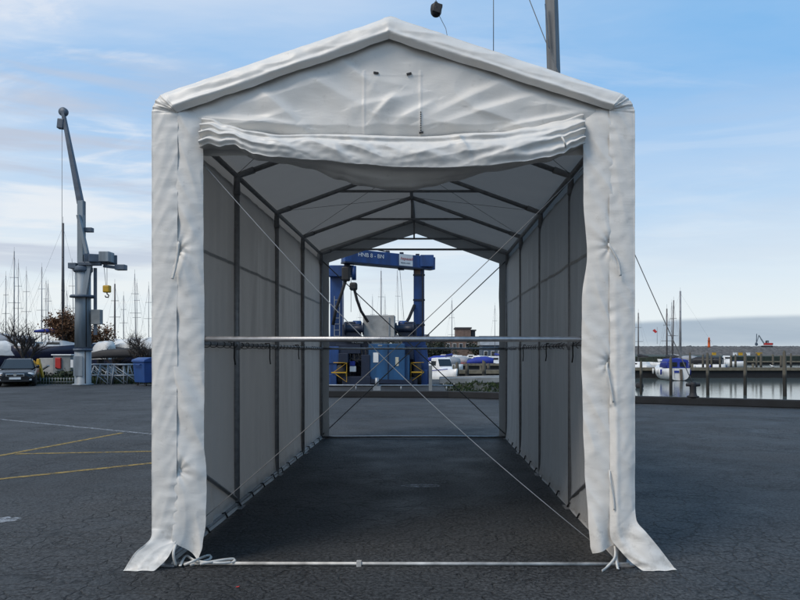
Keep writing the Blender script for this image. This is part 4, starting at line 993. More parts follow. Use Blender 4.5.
def motorboat(name, label, loc, rz, L_=7, hullm='gelcoat', canopy=None, group=None, cabin=True):
    b = thing(name, label, 'motorboat', loc, rz, group); B = L_ * .34
    hull_mb(L_, B, .95, .35, .9, 1.35).build('hull', hullm, b)
    MB().tube([Vector((B * .5 * (.9 if s_ < .4 else (1 - ((s_ - .42) / .58) ** 2.1) if s_ > .42 else 1), -L_ / 2 + L_ * s_, .98 + .3 * s_ * s_)) for s_ in (0, .2, .4, .6, .75, .88)], .035, 5).build('rubbing_strake', 'canvas_blue', b)
    if cabin:
        c = MB(); c.loft([[Vector((-w_, y, .8)), Vector((-w_ * .85, y, h_)), Vector((w_ * .85, y, h_)), Vector((w_, y, .8))] for y, w_, h_ in ((-L_ * .15, B * .38, 2.0), (L_ * .06, B * .36, 2.05), (L_ * .17, B * .32, 1.25), (L_ * .36, B * .14, 1.15))])
        c.sm = [False] * len(c.sm); cc = c.build('cabin', 'white_paint', b, bevel=.05)
        for sx in (-1, 1): MB().box((sx * B * .345, -L_ * .04, 1.62), (.05, L_ * .17, .32)).build('window', 'glass_dark', cc)
        MB().prism([(-B * .27, L_ * .075, 1.9), (B * .27, L_ * .075, 1.9), (B * .29, L_ * .15, 1.4), (-B * .29, L_ * .15, 1.4)], (0, .02, .03)).build('windscreen', 'glass_dark', cc)
        MB().box((0, -L_ * .155, 1.5), (B * .45, .04, .6)).build('door', 'glass_dark', cc)
    if canopy:
        MB().loft([[Vector((B * .40 * math.cos(a), y, .9 + h_ * math.sin(a) ** .6)) for a in [math.pi * k / 8 for k in range(9)]] for y, h_ in ((-L_ * .46, .9), (-L_ * .3, 1.15), (-L_ * .1, 1.05), (L_ * .08, .5))]).build('canopy', canopy, b)
    return b
def covered_boat(label, loc, rz, L_, cov, hullm='navy_hull', group='boats wrapped for winter', z=1.3):
    b = thing('covered_boat', label, 'boat', loc, rz, group); B = L_ * .32
    hm = hull_mb(L_, B, .95, .5); hm.v = [(v[0], v[1], v[2] + z) for v in hm.v]; hm.build('hull', hullm, b)
    rn = random.Random(int(L_ * 100)); c = MB()
    def f(u, v):
        s_ = u; hb = B / 2 * 1.05 * ((.8 + .2 * min(1, s_ / .4)) if s_ < .42 else max(.05, 1 - ((s_ - .42) / .58) ** 2.1)); a = math.pi * v
        hgt = 1.15 * (1 - .55 * s_ ** 2) * (.55 if s_ < .02 else 1); rg = 1 - .10 * abs(math.sin(s_ * 17))
        return (hb * math.copysign(abs(math.cos(a)) ** .7, math.cos(a)), -L_ / 2 * 1.01 + L_ * 1.02 * s_, z + .55 + (hgt + .35) * rg * max(0, math.sin(a)) ** .9 + .03 * nz(s_ * 9, v * 7, L_))
    c.grid(f, 36, 20); c.add([f(0, k / 20) for k in range(21)], [tuple(range(21))]); c.build('tarpaulin', cov, b)
    for yy in (-L_ * .3, 0, L_ * .3): MB().box((0, yy, z * .4), (B * .7, .3, z * .8), taper=.6).build('cradle', 'timber_dark', b)
    return b
# boats laid up on the left
covered_boat('white-wrapped boat laid up at the picture\'s left edge behind the car', (X(-18, 50), 50, 0), math.radians(-84), 7.0, 'canvas_white', z=1.0)
covered_boat('long boat under a grey tarpaulin behind the white-wrapped one', (X(-26, 62), 62, 0), math.radians(-86), 10.5, 'canvas_grey', z=1.9)
covered_boat('long white-wrapped boat behind the steel trestles', (X(122, 62), 62, 0), math.radians(86), 8.8, 'canvas_white', z=1.2)
covered_boat('small white-wrapped boat tucked just behind the crane pillar', (X(97, 52), 52, 0), math.radians(60), 3.6, 'canvas_white', z=.7)
covered_boat('white-wrapped boat half hidden by the tent\'s left edge', (X(152, 57), 57, 0), math.radians(95), 6.0, 'canvas_white', z=1.1)
dk = thing('black_dinghy_rack', 'long dark upturned hull lying on a rack above the bushes', 'boat', (X(122, 47), 47, 0), math.radians(92)); 
hm = hull_mb(4.6, 1.1, .35, .35); hm.v = [(v[0], v[1], 1.75 - v[2]) for v in hm.v]; hm.build('hull', 'canvas_black', dk)
for yy in (-1.5, 1.5):
    MB().box((0, yy, .65), (.9, .12, 1.3)).build('rack_frame', 'timber_dark', dk)
sailboat('laid_up_sailboat', 'navy-hulled yacht with a bright blue sail cover, propped ashore left of the crane', (X(55, 51), 51, -.2), math.radians(-76), 5.6, 9.5, 'navy_hull', 'white_paint', 'canvas_blue', 'mast_dark', .12, keel=True, fb=.8)
masts = [(-1, 275, 68, .06, 'gelcoat', 'sailboat mast cut by the picture\'s left edge'), (11, 250, 74, .10, 'navy_hull', 'tallest far sailboat mast left of the bare tree'), (14.5, 262, 80, .07, 'gelcoat', 'thin mast close beside the tallest mast at left'),
         (22, 270, 72, .06, 'gelcoat', 'sailboat whose mast stands just left of the bare tree'), (36, 266, 78, .09, 'canvas_grey', 'sailboat whose tall mast rises just right of the bare tree'), (40.5, 280, 86, .07, 'gelcoat', 'sailboat with a shorter mast behind the bare tree\'s right branches'),
         (46.5, 283, 80, .08, 'navy_hull', 'sailboat with a mast midway between bare tree and crane'), (66, 290, 88, .07, 'gelcoat', 'sailboat with a short leaning mast left of the crane pillar'), (70, 262, 70, .06, 'gelcoat', 'sailboat with a leaning mast close left of the crane pillar'),
         (110.5, 283, 66, .14, 'navy_hull', 'sailboat with a thick dark mast below the yellow hook'), (119.5, 295, 76, .08, 'gelcoat', 'sailboat with a shorter mast right of the yellow hook'), (131.5, 282, 84, .06, 'gelcoat', 'sailboat with a thin mast above the blue container'),
         (134.5, 273, 74, .07, 'canvas_grey', 'sailboat with the taller of two masts above the blue container'), (147, 285, 80, .06, 'gelcoat', 'sailboat with a mast close to the tent\'s left edge')]
for i, (px, py, d, mr, hmat, lab) in enumerate(masts):
    z_top = Z(py, d); L_ = 7.5 + (i * 37 % 10) * .25; fb = .9
    sailboat('laid_up_sailboat', lab, (X(px, d) , d - L_ * .10 * 0, 0), math.radians((i * 73) % 40 - 20), L_, z_top - 1.7 - fb, hmat, 'white_paint', ['canvas_blue', 'canvas_grey', 'canvas_white'][i % 3], 'mast_dark' if mr > .11 else 'alu', mr * .72, None, 'sailboats laid up in the yard', True, fb, False, [0, 0, .004, 0, 0, .002, 0, -.03, -.02, 0, 0, .004, -.012, .0][i])
    MB()
# ---------------------------------------------------------------- the blue travelling boat hoist
D = 36.0
tl = thing('boat_hoist', 'large blue travelling boat hoist with slings, seen through the tent', 'boat hoist', (X(380, D), D, 0)); O = Vector(tl.location)
def hp(px, py, d=D): return P(px, py, d)
def hb(mb, name, mat, parent=tl, **k): return mb.build(name, mat, parent, O, **k)
hb(MB().bar(hp(337, 266, 36), hp(337, 386, 36), .66, .75, (0, 1, 0)), 'portal_leg', 'lift_blue', bevel=.03)
hb(MB().bar(hp(419, 266, 37), hp(419, 392, 37), .60, .60, (0, 1, 0)), 'portal_leg', 'lift_blue', bevel=.03)
hb(MB().bar(hp(329, 271.5, 35.5), hp(354.5, 271.5, 35.5), .6, .60), 'side_girder', 'lift_blue', bevel=.03)
A_, B_ = hp(343, 255.5, 34.5), hp(433, 264, 37.2)
top_ = hb(MB().bar(A_, B_, .55, .70), 'top_beam', 'lift_blue', bevel=.03)
hb(MB().bar(A_ + Vector((.0, -.02, -.37)), lerp(A_, B_, .86) + Vector((0, -.02, -.37)), .60, .08), 'beam_rail', 'lift_dark')
hb(MB().box(hp(427, 262, 37) + Vector((0, -.1, 0)), (.75, .9, .66)), 'beam_end', 'lift_blue', bevel=.03)
hb(MB().box(hp(347, 262, 35) + Vector((0, .1, 0)), (.30, .4, .9)), 'beam_seat', 'lift_dark', bevel=.02)
bd = (B_ - A_).normalized(); rot = (math.radians(90), -math.atan2(bd.z, bd.x) * -1 * -1, math.atan2(bd.y, bd.x))
rotm = Matrix((bd, Vector((0, 0, 1)) - bd * bd.z, bd.cross(Vector((0, 0, 1))))).transposed().normalized()
eu = Matrix((bd, bd.cross(Vector((0, 0, 1))).cross(bd).normalized(), bd.cross(Vector((0, 0, 1))).normalized())).transposed().to_euler()
fn = bd.cross(Vector((0, 0, 1))).normalized()
def on_beam(px, dz=0.0, out=.30):
    t = (px - 343) / 90.0; return A_.lerp(B_, t) + fn * out + Vector((0, 0, dz)) - O
text_part('beam_lettering', 'HNB 8 - BN', .30, on_beam(367.5, .08), eu, 'white_paint', tl)
c = on_beam(402, .02, .29); pl = MB(); u_ = bd * .42; v_ = Vector((0, 0, .31)); pl.add([c - u_ - v_, c + u_ - v_, c + u_ + v_, c - u_ + v_], [(0, 1, 2, 3)])
pl.add([p + fn * -.02 for p in (c - u_ - v_, c + u_ - v_, c + u_ + v_, c - u_ + v_)], [(3, 2, 1, 0)])
pl.build('name_plate', 'white_paint', tl)
text_part('plate_lettering', 'hepasail', .24, on_beam(402.5, .10, .296), eu, 'red_paint', tl, .3)
text_part('plate_lettering', 'TRAVEL HOIST', .09, on_beam(401.5, -.14, .296), eu, 'crane_dark', tl)
for px in (386.5, 400.5, 417): hb(MB().box(on_beam(px, .40, -.05) + O, (.22, .3, .16)), 'beam_fitting', 'lift_dark', bevel=.02)
hb(MB().box(on_beam(399.5, -.42, -.0) + O, (.34, .4, .14)), 'beam_fitting', 'lift_dark', bevel=.02)
hb(MB().tube([on_beam(370, .50, 0) + O, on_beam(386, .42, 0) + O], .03, 6), 'beam_cable', 'black')
# rust-streaked fittings, ladder, stripes, hoses and dark boxes low down on the near side
for k in range(9): hb(MB().bar(hp(334.6, 300 + k * 6, 35.45), hp(339.4, 300 + k * 6, 35.45), .035, .035), 'ladder_rung', 'galv')
for q in (334.4, 339.6): hb(MB().bar(hp(q, 296, 35.47), hp(q, 352, 35.47), .04, .04, (0, 1, 0)), 'ladder_stile', 'galv')
for y_ in (275, 300, 325): hb(MB().box(hp(419, y_, 36.68), (.66, .05, .10)), 'flange_plate', 'lift_dark')
hb(MB().box(hp(417.5, 272, 36.66), (.34, .04, .26)), 'rust_patch', 'brick')
hb(MB().bar(hp(422.6, 270, 36.6), hp(422.6, 350, 36.6), .07, .07, (0, 1, 0)), 'cable_duct', 'black')
for (cx, cy, w_, h_, dd, mt) in ((333, 355, .7, .9, 35.2, 'lift_blue'), (349, 349, 1.3, .5, 35.3, 'lift_dark'), (361, 353, .9, .9, 35.5, 'lift_dark'), (357, 381, 1.5, .5, 35.0, 'lift_dark'), (366, 366, .45, 1.2, 35.1, 'lift_dark'), (331.5, 380, .6, .6, 34.9, 'lift_blue'), (344, 358, .5, .5, 34.9, 'lift_dark'), (408, 353, .6, .7, 35.7, 'lift_dark'), (411, 382, .7, .5, 35.5, 'lift_dark'), (423, 378, .5, .9, 36.1, 'lift_blue')):
    hb(MB().box(hp(cx, cy, dd), (w_, .6, h_)), 'equipment_box', mt, bevel=.02)
hb(MB().bar(hp(371, 381, 34.9), hp(412, 382, 35.0), .5, .22), 'skid_beam', 'lift_dark')
for k in range(6):
    a_ = hp(345 + k * 4, 346, 35.1); hb(MB().tube([a_, a_ + Vector((.1, -.1, -.5 - .12 * (k % 3))), a_ + Vector((.45, -.12, -.75 - .1 * (k % 2))), a_ + Vector((.7, 0, -.4))], .022, 5), 'hydraulic_hose', 'black')
# hanging blocks and slings
b1 = hb(MB().box(hp(346, 274, 34.6), (.42, .4, .75), taper=1.0), 'sling_block', 'black', bevel=.08)
hb(MB().tube([hp(354, 266, 34.6), hp(354, 280, 34.6)], .12, 8), 'sling_hanger', 'lift_blue')
b2 = hb(MB().box(hp(353.5, 286.5, 34.3), (.40, .35, .42)), 'sling_block', 'black', bevel=.10)
def sling(pts, wd): return hb(MB().tube(pts, wd, 8), 'sling', 'rubber')
sling([hp(345.5, 281, 34.6), hp(341, 295, 34.7), hp(336, 309, 34.8), hp(333, 325, 34.8)], .085)
sling([hp(354.5, 290, 34.3), hp(357, 300, 34.4), hp(361, 311, 34.6), hp(368, 322, 34.8)], .075)
sling([hp(414.5, 305, 36.6), hp(409, 318, 36.2), hp(403, 328, 36), hp(398, 334, 36)], .085)
hb(MB().tube([hp(351, 262, 35), hp(351, 312, 35)], .012, 5), 'hoist_wire', 'wire'); hb(MB().tube([hp(399.5, 266, 36), hp(404, 320, 36)], .012, 5), 'hoist_wire', 'wire')
# winch gear above the low beams
for cx, d, s_ in ((352, 35.2, 1), (408, 36.0, -1)):
    w_ = MB(); w_.box(hp(cx, 332, d), (.95, .7, .85)); w_.box(hp(cx - 2 * s_, 325, d), (.6, .5, .35)); hb(w_, 'winch_housing', 'lift_dark', bevel=.06)
    hb(MB().lathe([(.08, -.5), (.33, -.5), (.33, -.44), (.20, -.42), (.20, .42), (.33, .44), (.33, .5), (.08, .5)], hp(cx + 3 * s_, 329, d) + Vector((0, -.3, 0)), 18, 'X'), 'winch_drum', 'lift_dark')
    hb(MB().lathe([(.10, -.25), (.18, -.2), (.18, .2), (.10, .25)], hp(cx + 5 * s_, 324, d), 14, 'X'), 'winch_motor', 'lift_blue')
hb(MB().bar(hp(329, 345, 35.6), hp(372, 345, 35.6), .55, .62), 'lower_beam', 'lift_dark', bevel=.03)
text_part('side_lettering', 'HB AL SINGLE', .10, hp(357.5, 342.5, 35.2) - O, (math.radians(90), 0, 0), 'white_paint', tl)
# machine house
mh = hb(MB().box(hp(387.5, 363, 35.6), (1.92, 1.5, 2.06)), 'machine_house', 'machine_blue', bevel=.03)
hb(MB().box(hp(388, 363, 34.83), (.03, .03, 1.95)), 'door_gap', 'lift_dark', mh)
hb(MB().box(hp(375.8, 357.5, 34.84), (.27, .02, .52)), 'notice', 'white_paint', mh)
hb(MB().box(hp(397, 361.5, 34.84), (.17, .02, .46)), 'notice', 'skin_paper', mh)
hb(MB().box(hp(380, 345.5, 34.84), (.22, .02, .08)), 'maker_plate', 'galv', mh)
tk = hb(MB().box(hp(379.5, 328, 35.6), (1.66, 1.2, 1.32)), 'grey_tank', 'concrete', bevel=.02)
hb(MB().bar(hp(389, 317, 34.98), hp(389, 340, 34.98), .05, .05, (0, 1, 0)), 'tank_rib', 'galv', tk)
hb(MB().box(hp(406.5, 370, 35.4), (.34, .8, 1.6)), 'battery_box', 'machine_blue', bevel=.02)
hb(MB().bar(hp(402, 343, 36.2), hp(425, 343, 36.4), .5, .45), 'lower_beam', 'lift_blue', bevel=.03)
hb(MB().bar(hp(420, 346, 36.4), hp(424, 384, 36.4), .75, .55, (0, 1, 0)), 'wheel_fork', 'lift_blue', bevel=.03)
hb(MB().bar(hp(333, 358, 35.2), hp(333, 384, 35.2), .5, .5, (0, 1, 0)), 'wheel_fork', 'lift_blue', bevel=.03)
hb(MB().bar(hp(366, 375, 35.4), hp(366, 380, 35.4), .5, .4, (0, 1, 0)), 'hydraulic_box', 'machine_blue', bevel=.03)
eng = MB(); rn = random.Random(4)
for k in range(12): eng.box(hp(rn.uniform(341, 369), rn.uniform(352, 382), 36.2) + Vector((0, rn.uniform(-.3, .6), 0)), (rn.uniform(.2, .7), .4, rn.uniform(.15, .7)))
eng.box(hp(351, 368, 37.2), (2.2, .6, 1.9)); eng.box(hp(412, 366, 37.6), (1.0, .6, 1.7)); eng.bar(hp(329, 384, 36.6), hp(426, 384, 36.8), .5, .35)
hb(eng, 'engine_frame', 'lift_dark', bevel=.02)
for (a, b, r) in (((342, 360), (352, 372), .03), ((350, 356), (348, 366), .045), ((354, 358), (354, 364), .05), ((360, 366), (364, 372), .025), ((346, 352), (362, 356), .03)):
    hb(MB().tube([hp(*a, 35.6), hp((a[0] + b[0]) / 2 + 1, (a[1] + b[1]) / 2 + 2, 35.3), hp(*b, 35.6)], r, 6), 'hydraulic_hose', 'galv' if r > .04 else 'black')
hb(MB().box(hp(353, 369, 35.1), (.34, .2, .3)), 'valve_block', 'white_paint', bevel=.03); hb(MB().box(hp(352.5, 363.5, 35.1), (.3, .2, .26)), 'valve_cover', 'canvas_blue', bevel=.04)
for cx, d, sgn in ((342, 35.3, 1), (417.5, 35.9, -1)):
    c = hp(cx, 376, d); c.z = .62
    wh = hb(MB().lathe([(.30, -.2), (.55, -.22), (.62, -.16), (.62, .16), (.55, .22), (.30, .2)], c, 24, 'X'), 'wheel', 'rubber')
    hb(MB().lathe([(.08, -.24), (.30, -.18), (.30, .18), (.08, .24)], c, 18, 'X'), 'hub', 'yellow', wh)
    g_ = MB(); f0 = c + Vector((0, -.72, .12))
    tri = [f0 + Vector((-.36 * sgn, 0, .52)), f0 + Vector((.34 * sgn, 0, .5)), f0 + Vector((.34 * sgn, 0, -.5)), f0 + Vector((-.36 * sgn, 0, .0))]
    g_.tube([tri[3], tri[1], tri[2], tri[3]], .022, 6); g_.bar(tri[3] + Vector((-.1, 0, 0)), tri[3] + Vector((.68 * sgn, 0, 0)), .06, .12, (0, 1, 0)); g_.tube([tri[0], tri[1]], .02, 6)
    hb(g_, 'wheel_guard', 'yellow')

# ---------------------------------------------------------------- right and middle: harbour
# slip beside the hoist: grey gangway, weedy stone bank, piles
bk = MB()
def bank(u, v): x = lerp(.9, 8.5, u); return (x, lerp(28.6, 36, v) - u * 2.4, lerp(-.9, .12, v) + .22 * nz(x * 1.7, v * 5) + .12 * nz(x * 5, v * 9))
bk.grid(bank, 50, 16); tag(bk.build('stone_bank', 'bank_rock'), kind='structure')
wd_ = MB(); rn = random.Random(9)
for _ in range(5200):
    u, v = rn.random(), rn.random() ** .8; p = Vector(bank(u, v)); h_ = rn.uniform(.04, .16); a = rn.uniform(0, 3.14); c, s_ = .05 * math.cos(a), .05 * math.sin(a)
    if nz(p.x * 1.2, p.y * 1.2) < -.3: continue
    wd_.add([(p.x - c, p.y - s_, p.z - .02), (p.x + c, p.y + s_, p.z - .02), (p.x + rn.uniform(-.06, .06), p.y - .05, p.z + h_)], [(0, 1, 2)])
tag(wd_.build('bank_weeds', 'weed'), 'green weeds growing on the stone bank under the gangway', 'weeds', kind='stuff')
gw = thing('gangway', 'grey gangway deck running along behind the quay kerb right of the boat hoist', 'gangway', (3.6, 38, 0))
MB().bar((-2.9, -.8, .20), (4.2, -.8, .36), 1.4, .30).build('deck', 'shed_grey', gw, bevel=.02)
for x in (-2.5, 0, 2.5): MB().box((x, -.8, -1.1), (.2, .2, 2.4)).build('support', 'timber_dark', gw)
MB().tube([(-2.9, -1.4, .42), (4.2, -1.4, .58)], .03, 6).build('side_rail', 'galv', gw)
def pile(h_=3.2, r=.15):
    t = thing('mooring_pile', '', 'pile'); MB().lathe([(r, 0), (r * .97, h_ - .12), (r * .8, h_), (.02, h_ + .03)], (0, 0, 0), 12).build('timber_post', 'pile_wood', t)
    return t
pp = pile(1.0, 1.0); first = True
def put_pile(px, d, ztop, r, lab, grp, zb_=WZ - 1.5, lean=0.0):
    global first
    o = pp if first else copy_tree(pp); first = False
    o.location = (X(px, d), d, zb_); o.scale = (r, r, (ztop - zb_)); o.rotation_euler = (0, lean, 0); tag(o, lab, 'pile', grp)
for px, d, py, lab in ((457, 54, 363, 'pale mooring pile nearest the white motorboat'), (467, 60, 364.5, 'pale mooring pile second from the white motorboat'), (484, 55, 362, 'stout pale mooring pile close to the tent\'s far right post'), (488.5, 66, 364, 'thin mooring pile behind the stout pale one'), (446, 62, 358, 'thin pile behind the white motorboat')):
    put_pile(px, d, Z(py, d), .17, lab, 'mooring piles seen through the tent')
for px, d, py, r, lab in ((671, 46, 358, .11, 'mooring pile in front of the blue-hooded sailboat'), (708, 46, 354, .11, 'mooring pile just right of the quay bollard'), (745, 46, 354, .115, 'near mooring pile below and left of the excavator'), (785, 45, 352, .13, 'near mooring pile furthest right, thickest of the row'), (641, 47, 362, .10, 'thin mooring pile hugging the tent\'s right edge')):
    put_pile(px, d, Z(py, d), r, lab, 'near mooring piles before the jetty', lean=rnd.uniform(-.012, .012))
for k, (px, py, lab) in enumerate(((690, 353, 'jetty pile left of the orange beacon'), (703, 355, 'jetty pile directly under the orange beacon'), (711.5, 355, 'jetty pile just right of the orange beacon'), (731, 356, 'jetty pile near the yellow boxes, left of a pair'), (735.5, 355, 'jetty pile near the yellow boxes, right of a pair'),
                                   (756.5, 354, 'jetty pile left of the excavator, left of a pair'), (761, 354, 'jetty pile left of the excavator, right of a pair'), (773, 355, 'jetty pile beneath the excavator\'s right track'), (791, 354, 'jetty pile near the picture\'s right edge'), (781, 356, 'thin jetty pile behind the thickest near pile'), (720, 357, 'short jetty pile beside the small white dinghy'))):
    d = 80 + (k % 3) * 5; put_pile(px, d, Z(py, d), .14, lab, 'piles along the far jetties')
def jetty(name, label, px0, px1, d, zt, th, rz=0.0):
    x0, x1 = X(px0, d), X(px1, d); t = thing(name, label, 'jetty', ((x0 + x1) / 2, d, WZ), rz); L_ = x1 - x0
    MB().box((0, 0, zt - WZ - .12), (L_, 2.4, .24)).build('deck', 'timber', t)
    MB().box((0, -1.22, zt - WZ - .14), (L_, .06, .34)).build('edge_board', 'timber_pale', t)
    f_ = MB().box((0, 0, (zt - WZ - .3) / 2 - .2), (L_ * .995, 2.1, zt - WZ - .3 + .4)); f_.build('float_frame', 'timber_dark', t)
    n = max(3, int(L_ / 7))
    for k in range(n): MB().box((-L_ / 2 + L_ * (k + .5) / n, -.7, zt - WZ + .25), (.18, .18, .5)).build('mooring_post', 'timber_pale', t)
    return t
jetty('timber_jetty', 'long dark timber jetty nearest the quay on the right with a sailboat moored to it', 600, 960, 78, Z(367.6, 78), 1, 0)
jetty('timber_jetty', 'second timber jetty further out, ending below the excavator', 676, 798, 160, Z(361, 160), 1, 0)
jetty('timber_jetty', 'farthest timber jetty just in front of the stone breakwater', 640, 840, 370, Z(355.4, 370), 1, 0)
jetty('timber_jetty', 'pale-edged timber jetty behind the white motorboat seen through the tent', 440, 520, 62, Z(370, 62), 1, 0)
jetty('timber_jetty', 'dark timber jetty in the crowded marina behind the pale-edged one', 425, 540, 100, Z(363.5, 100), 1, 0)
# sailboats on the right
sailboat('moored_sailboat', 'white sailboat with a bright blue spray hood moored stern-on at the near jetty', (X(664, 75), 73.5, WZ + .35), math.radians(-6), 8.6, 6.6, 'gelcoat', 'white_paint', 'canvas_black', 'mast_dark', .10, 'canvas_blue', 'sailboats moored on the right', False, .95)
sailboat('moored_sailboat', 'white sailboat half hidden by the tent\'s right edge', (X(636, 86), 84, WZ + .35), math.radians(4), 8.6, 6.7, 'gelcoat', 'white_paint', 'canvas_black', 'mast_dark', .10, None, 'sailboats moored on the right', False, 1.0)
sailboat('moored_sailboat', 'sailboat whose dark mast rises above the blue-hooded boat\'s right side', (X(671, 88), 87, WZ + .35), math.radians(-10), 9, 8.6, 'gelcoat', 'white_paint', 'canvas_black', 'mast_dark', .10, None, 'sailboats moored on the right', False, .95, True, .018)
sailboat('moored_sailboat', 'sailboat with the thick pale mast left of the orange beacon', (X(685, 94), 93, WZ + .35), math.radians(58), 10, 10.3, 'gelcoat', 'white_paint', 'canvas_grey', 'alu', .17, 'canvas_black', 'sailboats moored on the right', False, 1.0, False)
sailboat('moored_sailboat', 'sailboat with a thin mast right behind the blue-hooded boat', (X(674.5, 108), 108, WZ + .35), math.radians(8), 9, 9.9, 'navy_hull', 'white_paint', 'canvas_grey', 'alu', .07, None, 'sailboats moored on the right', False, .95)
pn = thing('red_pennant', 'small red and white pennant flying beside the second mast from the tent', 'flag', P(654.5, 335, 74)); MB().add([(.1, 0, .2), (-.22, .05, .5), (.02, 0, .68), (.3, -.04, .35)], [(0, 1, 2, 3)]).build('cloth', 'red_cloth', pn); MB().tube([(.3, 0, -1.0), (.3, 0, .9)], .02, 5).build('staff', 'wire', pn)
motorboat('small_motorboat', 'small white motorboat with pale cabin between the jetties left of the excavator', (X(726, 130), 130, WZ + .25), math.radians(75), 6.5)
motorboat('small_motorboat', 'dark-canopied motorboat right of the blue-hooded sailboat', (X(694, 128), 128, WZ + .25), math.radians(80), 8.5, 'gelcoat', 'canvas_black', None, False)
motorboat('small_motorboat', 'low white motorboat lying behind the thick pale mast', (X(679, 140), 140, WZ + .25), math.radians(70), 8.0, 'gelcoat', 'canvas_grey', None, False)
tag(MB().ball((X(639.5, 55), 55, WZ + .18), .34, 8).build('mooring_buoy', 'rubber'), 'round black mooring buoy floating by the tent\'s right edge', 'buoy')
def gull(label, loc, rz):
    g_ = thing('gull', label, 'bird', loc, rz); rr = []
    for y, z, r in ((-.24, .16, .01), (-.16, .17, .045), (-.06, .18, .085), (.06, .20, .085), (.13, .26, .055), (.16, .32, .045), (.20, .345, .045), (.24, .34, .02), (.28, .33, .006)):
        rr.append([Vector((r * math.cos(a), y, z + r * math.sin(a))) for a in [2 * math.pi * k / 10 for k in range(10)]])
    b_ = MB().loft(rr)
    for sx in (-.03, .03): b_.tube([(sx, .0, .12), (sx, .01, 0)], .008, 5)
    b_.build('body', 'feather', g_); MB().loft([[Vector((s_ * .07, y, z)), Vector((s_ * .10, y, z - .03)), Vector((s_ * .06, y, z - .06))] for s_, y, z in ((1, .08, .24), (1, -.08, .22), (.3, -.26, .18))]).build('wing', 'crane_grey', g_)
gull('white gull standing on the jetty left of the excavator\'s tracks', (X(769, 78), 77.3, Z(367.6, 78)), 1.2)
# boxes on the far jetty
for px, lab, m_ in ((735, 'pale jetty locker left of the yellow one', 'white_paint'), (740.5, 'yellow jetty locker left of the excavator', 'yellow'), (748, 'small white jetty locker between two yellow lockers', 'white_paint'), (759, 'long yellow jetty locker just left of the excavator', 'yellow'), (714, 'small yellow jetty locker right of the orange beacon', 'yellow')):
    l_ = thing('jetty_locker', lab, 'locker', (X(px, 368), 368, Z(355.4, 370))); MB().box((0, 0, .7), (2.0 if 'long' not in lab else 3.0, 1.0, 1.4)).build('box', m_, l_, bevel=.05); MB().box((0, -.05, 1.5), (2.1 if 'long' not in lab else 3.1, 1.1, .2)).build('lid', m_, l_, bevel=.03)
# breakwater
D = 490
def bw(u, v):
    x = lerp(-40, 900, u); a = v; y = D + lerp(-14, 16, a) + x * .02; z = WZ + (Z(346.3, D) - WZ) * min(1, a * 2.2) if a < .8 else WZ + (Z(346.3, D) - WZ) * (1 - (a - .8) * 2)
    return (x, y, z + .8 * nz(x * .5, a * 9) + .5 * nz(x * 1.3, a * 21, 4))
tag(MB().grid(bw, 700, 14).build('breakwater', 'rock'), 'long grey rubble breakwater along the horizon on the right', 'breakwater')
bc = thing('beacon', 'slim orange-red harbour beacon on the breakwater right of the tallest pale mast', 'beacon', (X(709, 470), 470, Z(347.5, 470)))
MB().lathe([(1.0, 0), (.9, 1.5), (.75, 5.0), (1.1, 5.1), (1.1, 5.3)], (0, 0, 0), 16).build('tower', 'orange', bc); MB().lathe([(.6, 5.3), (.6, 6.5), (.75, 6.6), (.1, 7.4)], (0, 0, 0), 14).build('lantern', 'orange', bc)
ex = thing('excavator', 'red tracked excavator with raised grey boom working on the breakwater', 'excavator', (X(767, 440), 440, Z(346.8, 440) - .3), 0); ex.scale = (1.12,) * 3
for sy in (-1.3, 1.3):
    MB().loft([[Vector((x, sy + w_, z)) for x, z in ((-2.9, .5), (-2.5, .05), (2.5, .05), (2.9, .5), (2.5, 1.0), (-2.5, 1.0))] for w_ in (-.35, .35)]).build('track', 'rubber', ex, bevel=.05)
MB().box((.6, 0, 1.9), (4.2, 2.7, 1.3)).build('upper_body', 'red_paint', ex, bevel=.12); MB().box((2.4, 0, 1.95), (1.2, 2.6, 1.2)).build('counterweight', 'black', ex, bevel=.12)
cbn = MB().loft([[Vector((x, y, z)) for x, z in ((-1.3, 1.5), (.5, 1.5), (.5, 4.0), (-.8, 4.0))] for y in (-1.3, .1)]); cbn.sm = [False] * len(cbn.sm); cbn.build('cab', 'black', ex, bevel=.05)
MB().box((-.25, -1.33, 3.0), (1.0, .03, 1.2)).build('cab_window', 'galv', ex)
MB().bar((-1.3, .5, 2.0), (-3.4, .5, 5.2), .5, .8, (0, 1, 0)).build('boom', 'crane_grey', ex, bevel=.06); MB().bar((-3.2, .5, 5.0), (-4.6, .5, 7.2), .45, .6, (0, 1, 0)).build('boom', 'crane_grey', ex, bevel=.06)
MB().bar((-4.5, .5, 7.3), (-6.0, .5, 2.6), .4, .55, (0, 1, 0)).build('stick', 'crane_grey', ex, bevel=.06); MB().bar((-5.9, .5, 8.0), (-6.1, .5, 2.8), .3, .4, (0, 1, 0)).build('stick_cylinder', 'crane_dark', ex)
MB().prism([(-6.6, .0, 2.8), (-5.6, .0, 2.6), (-5.2, .0, 1.4), (-6.0, .0, .8), (-6.8, .0, 1.4)], (0, 1.0, 0)).build('bucket', 'crane_dark', ex, bevel=.06)

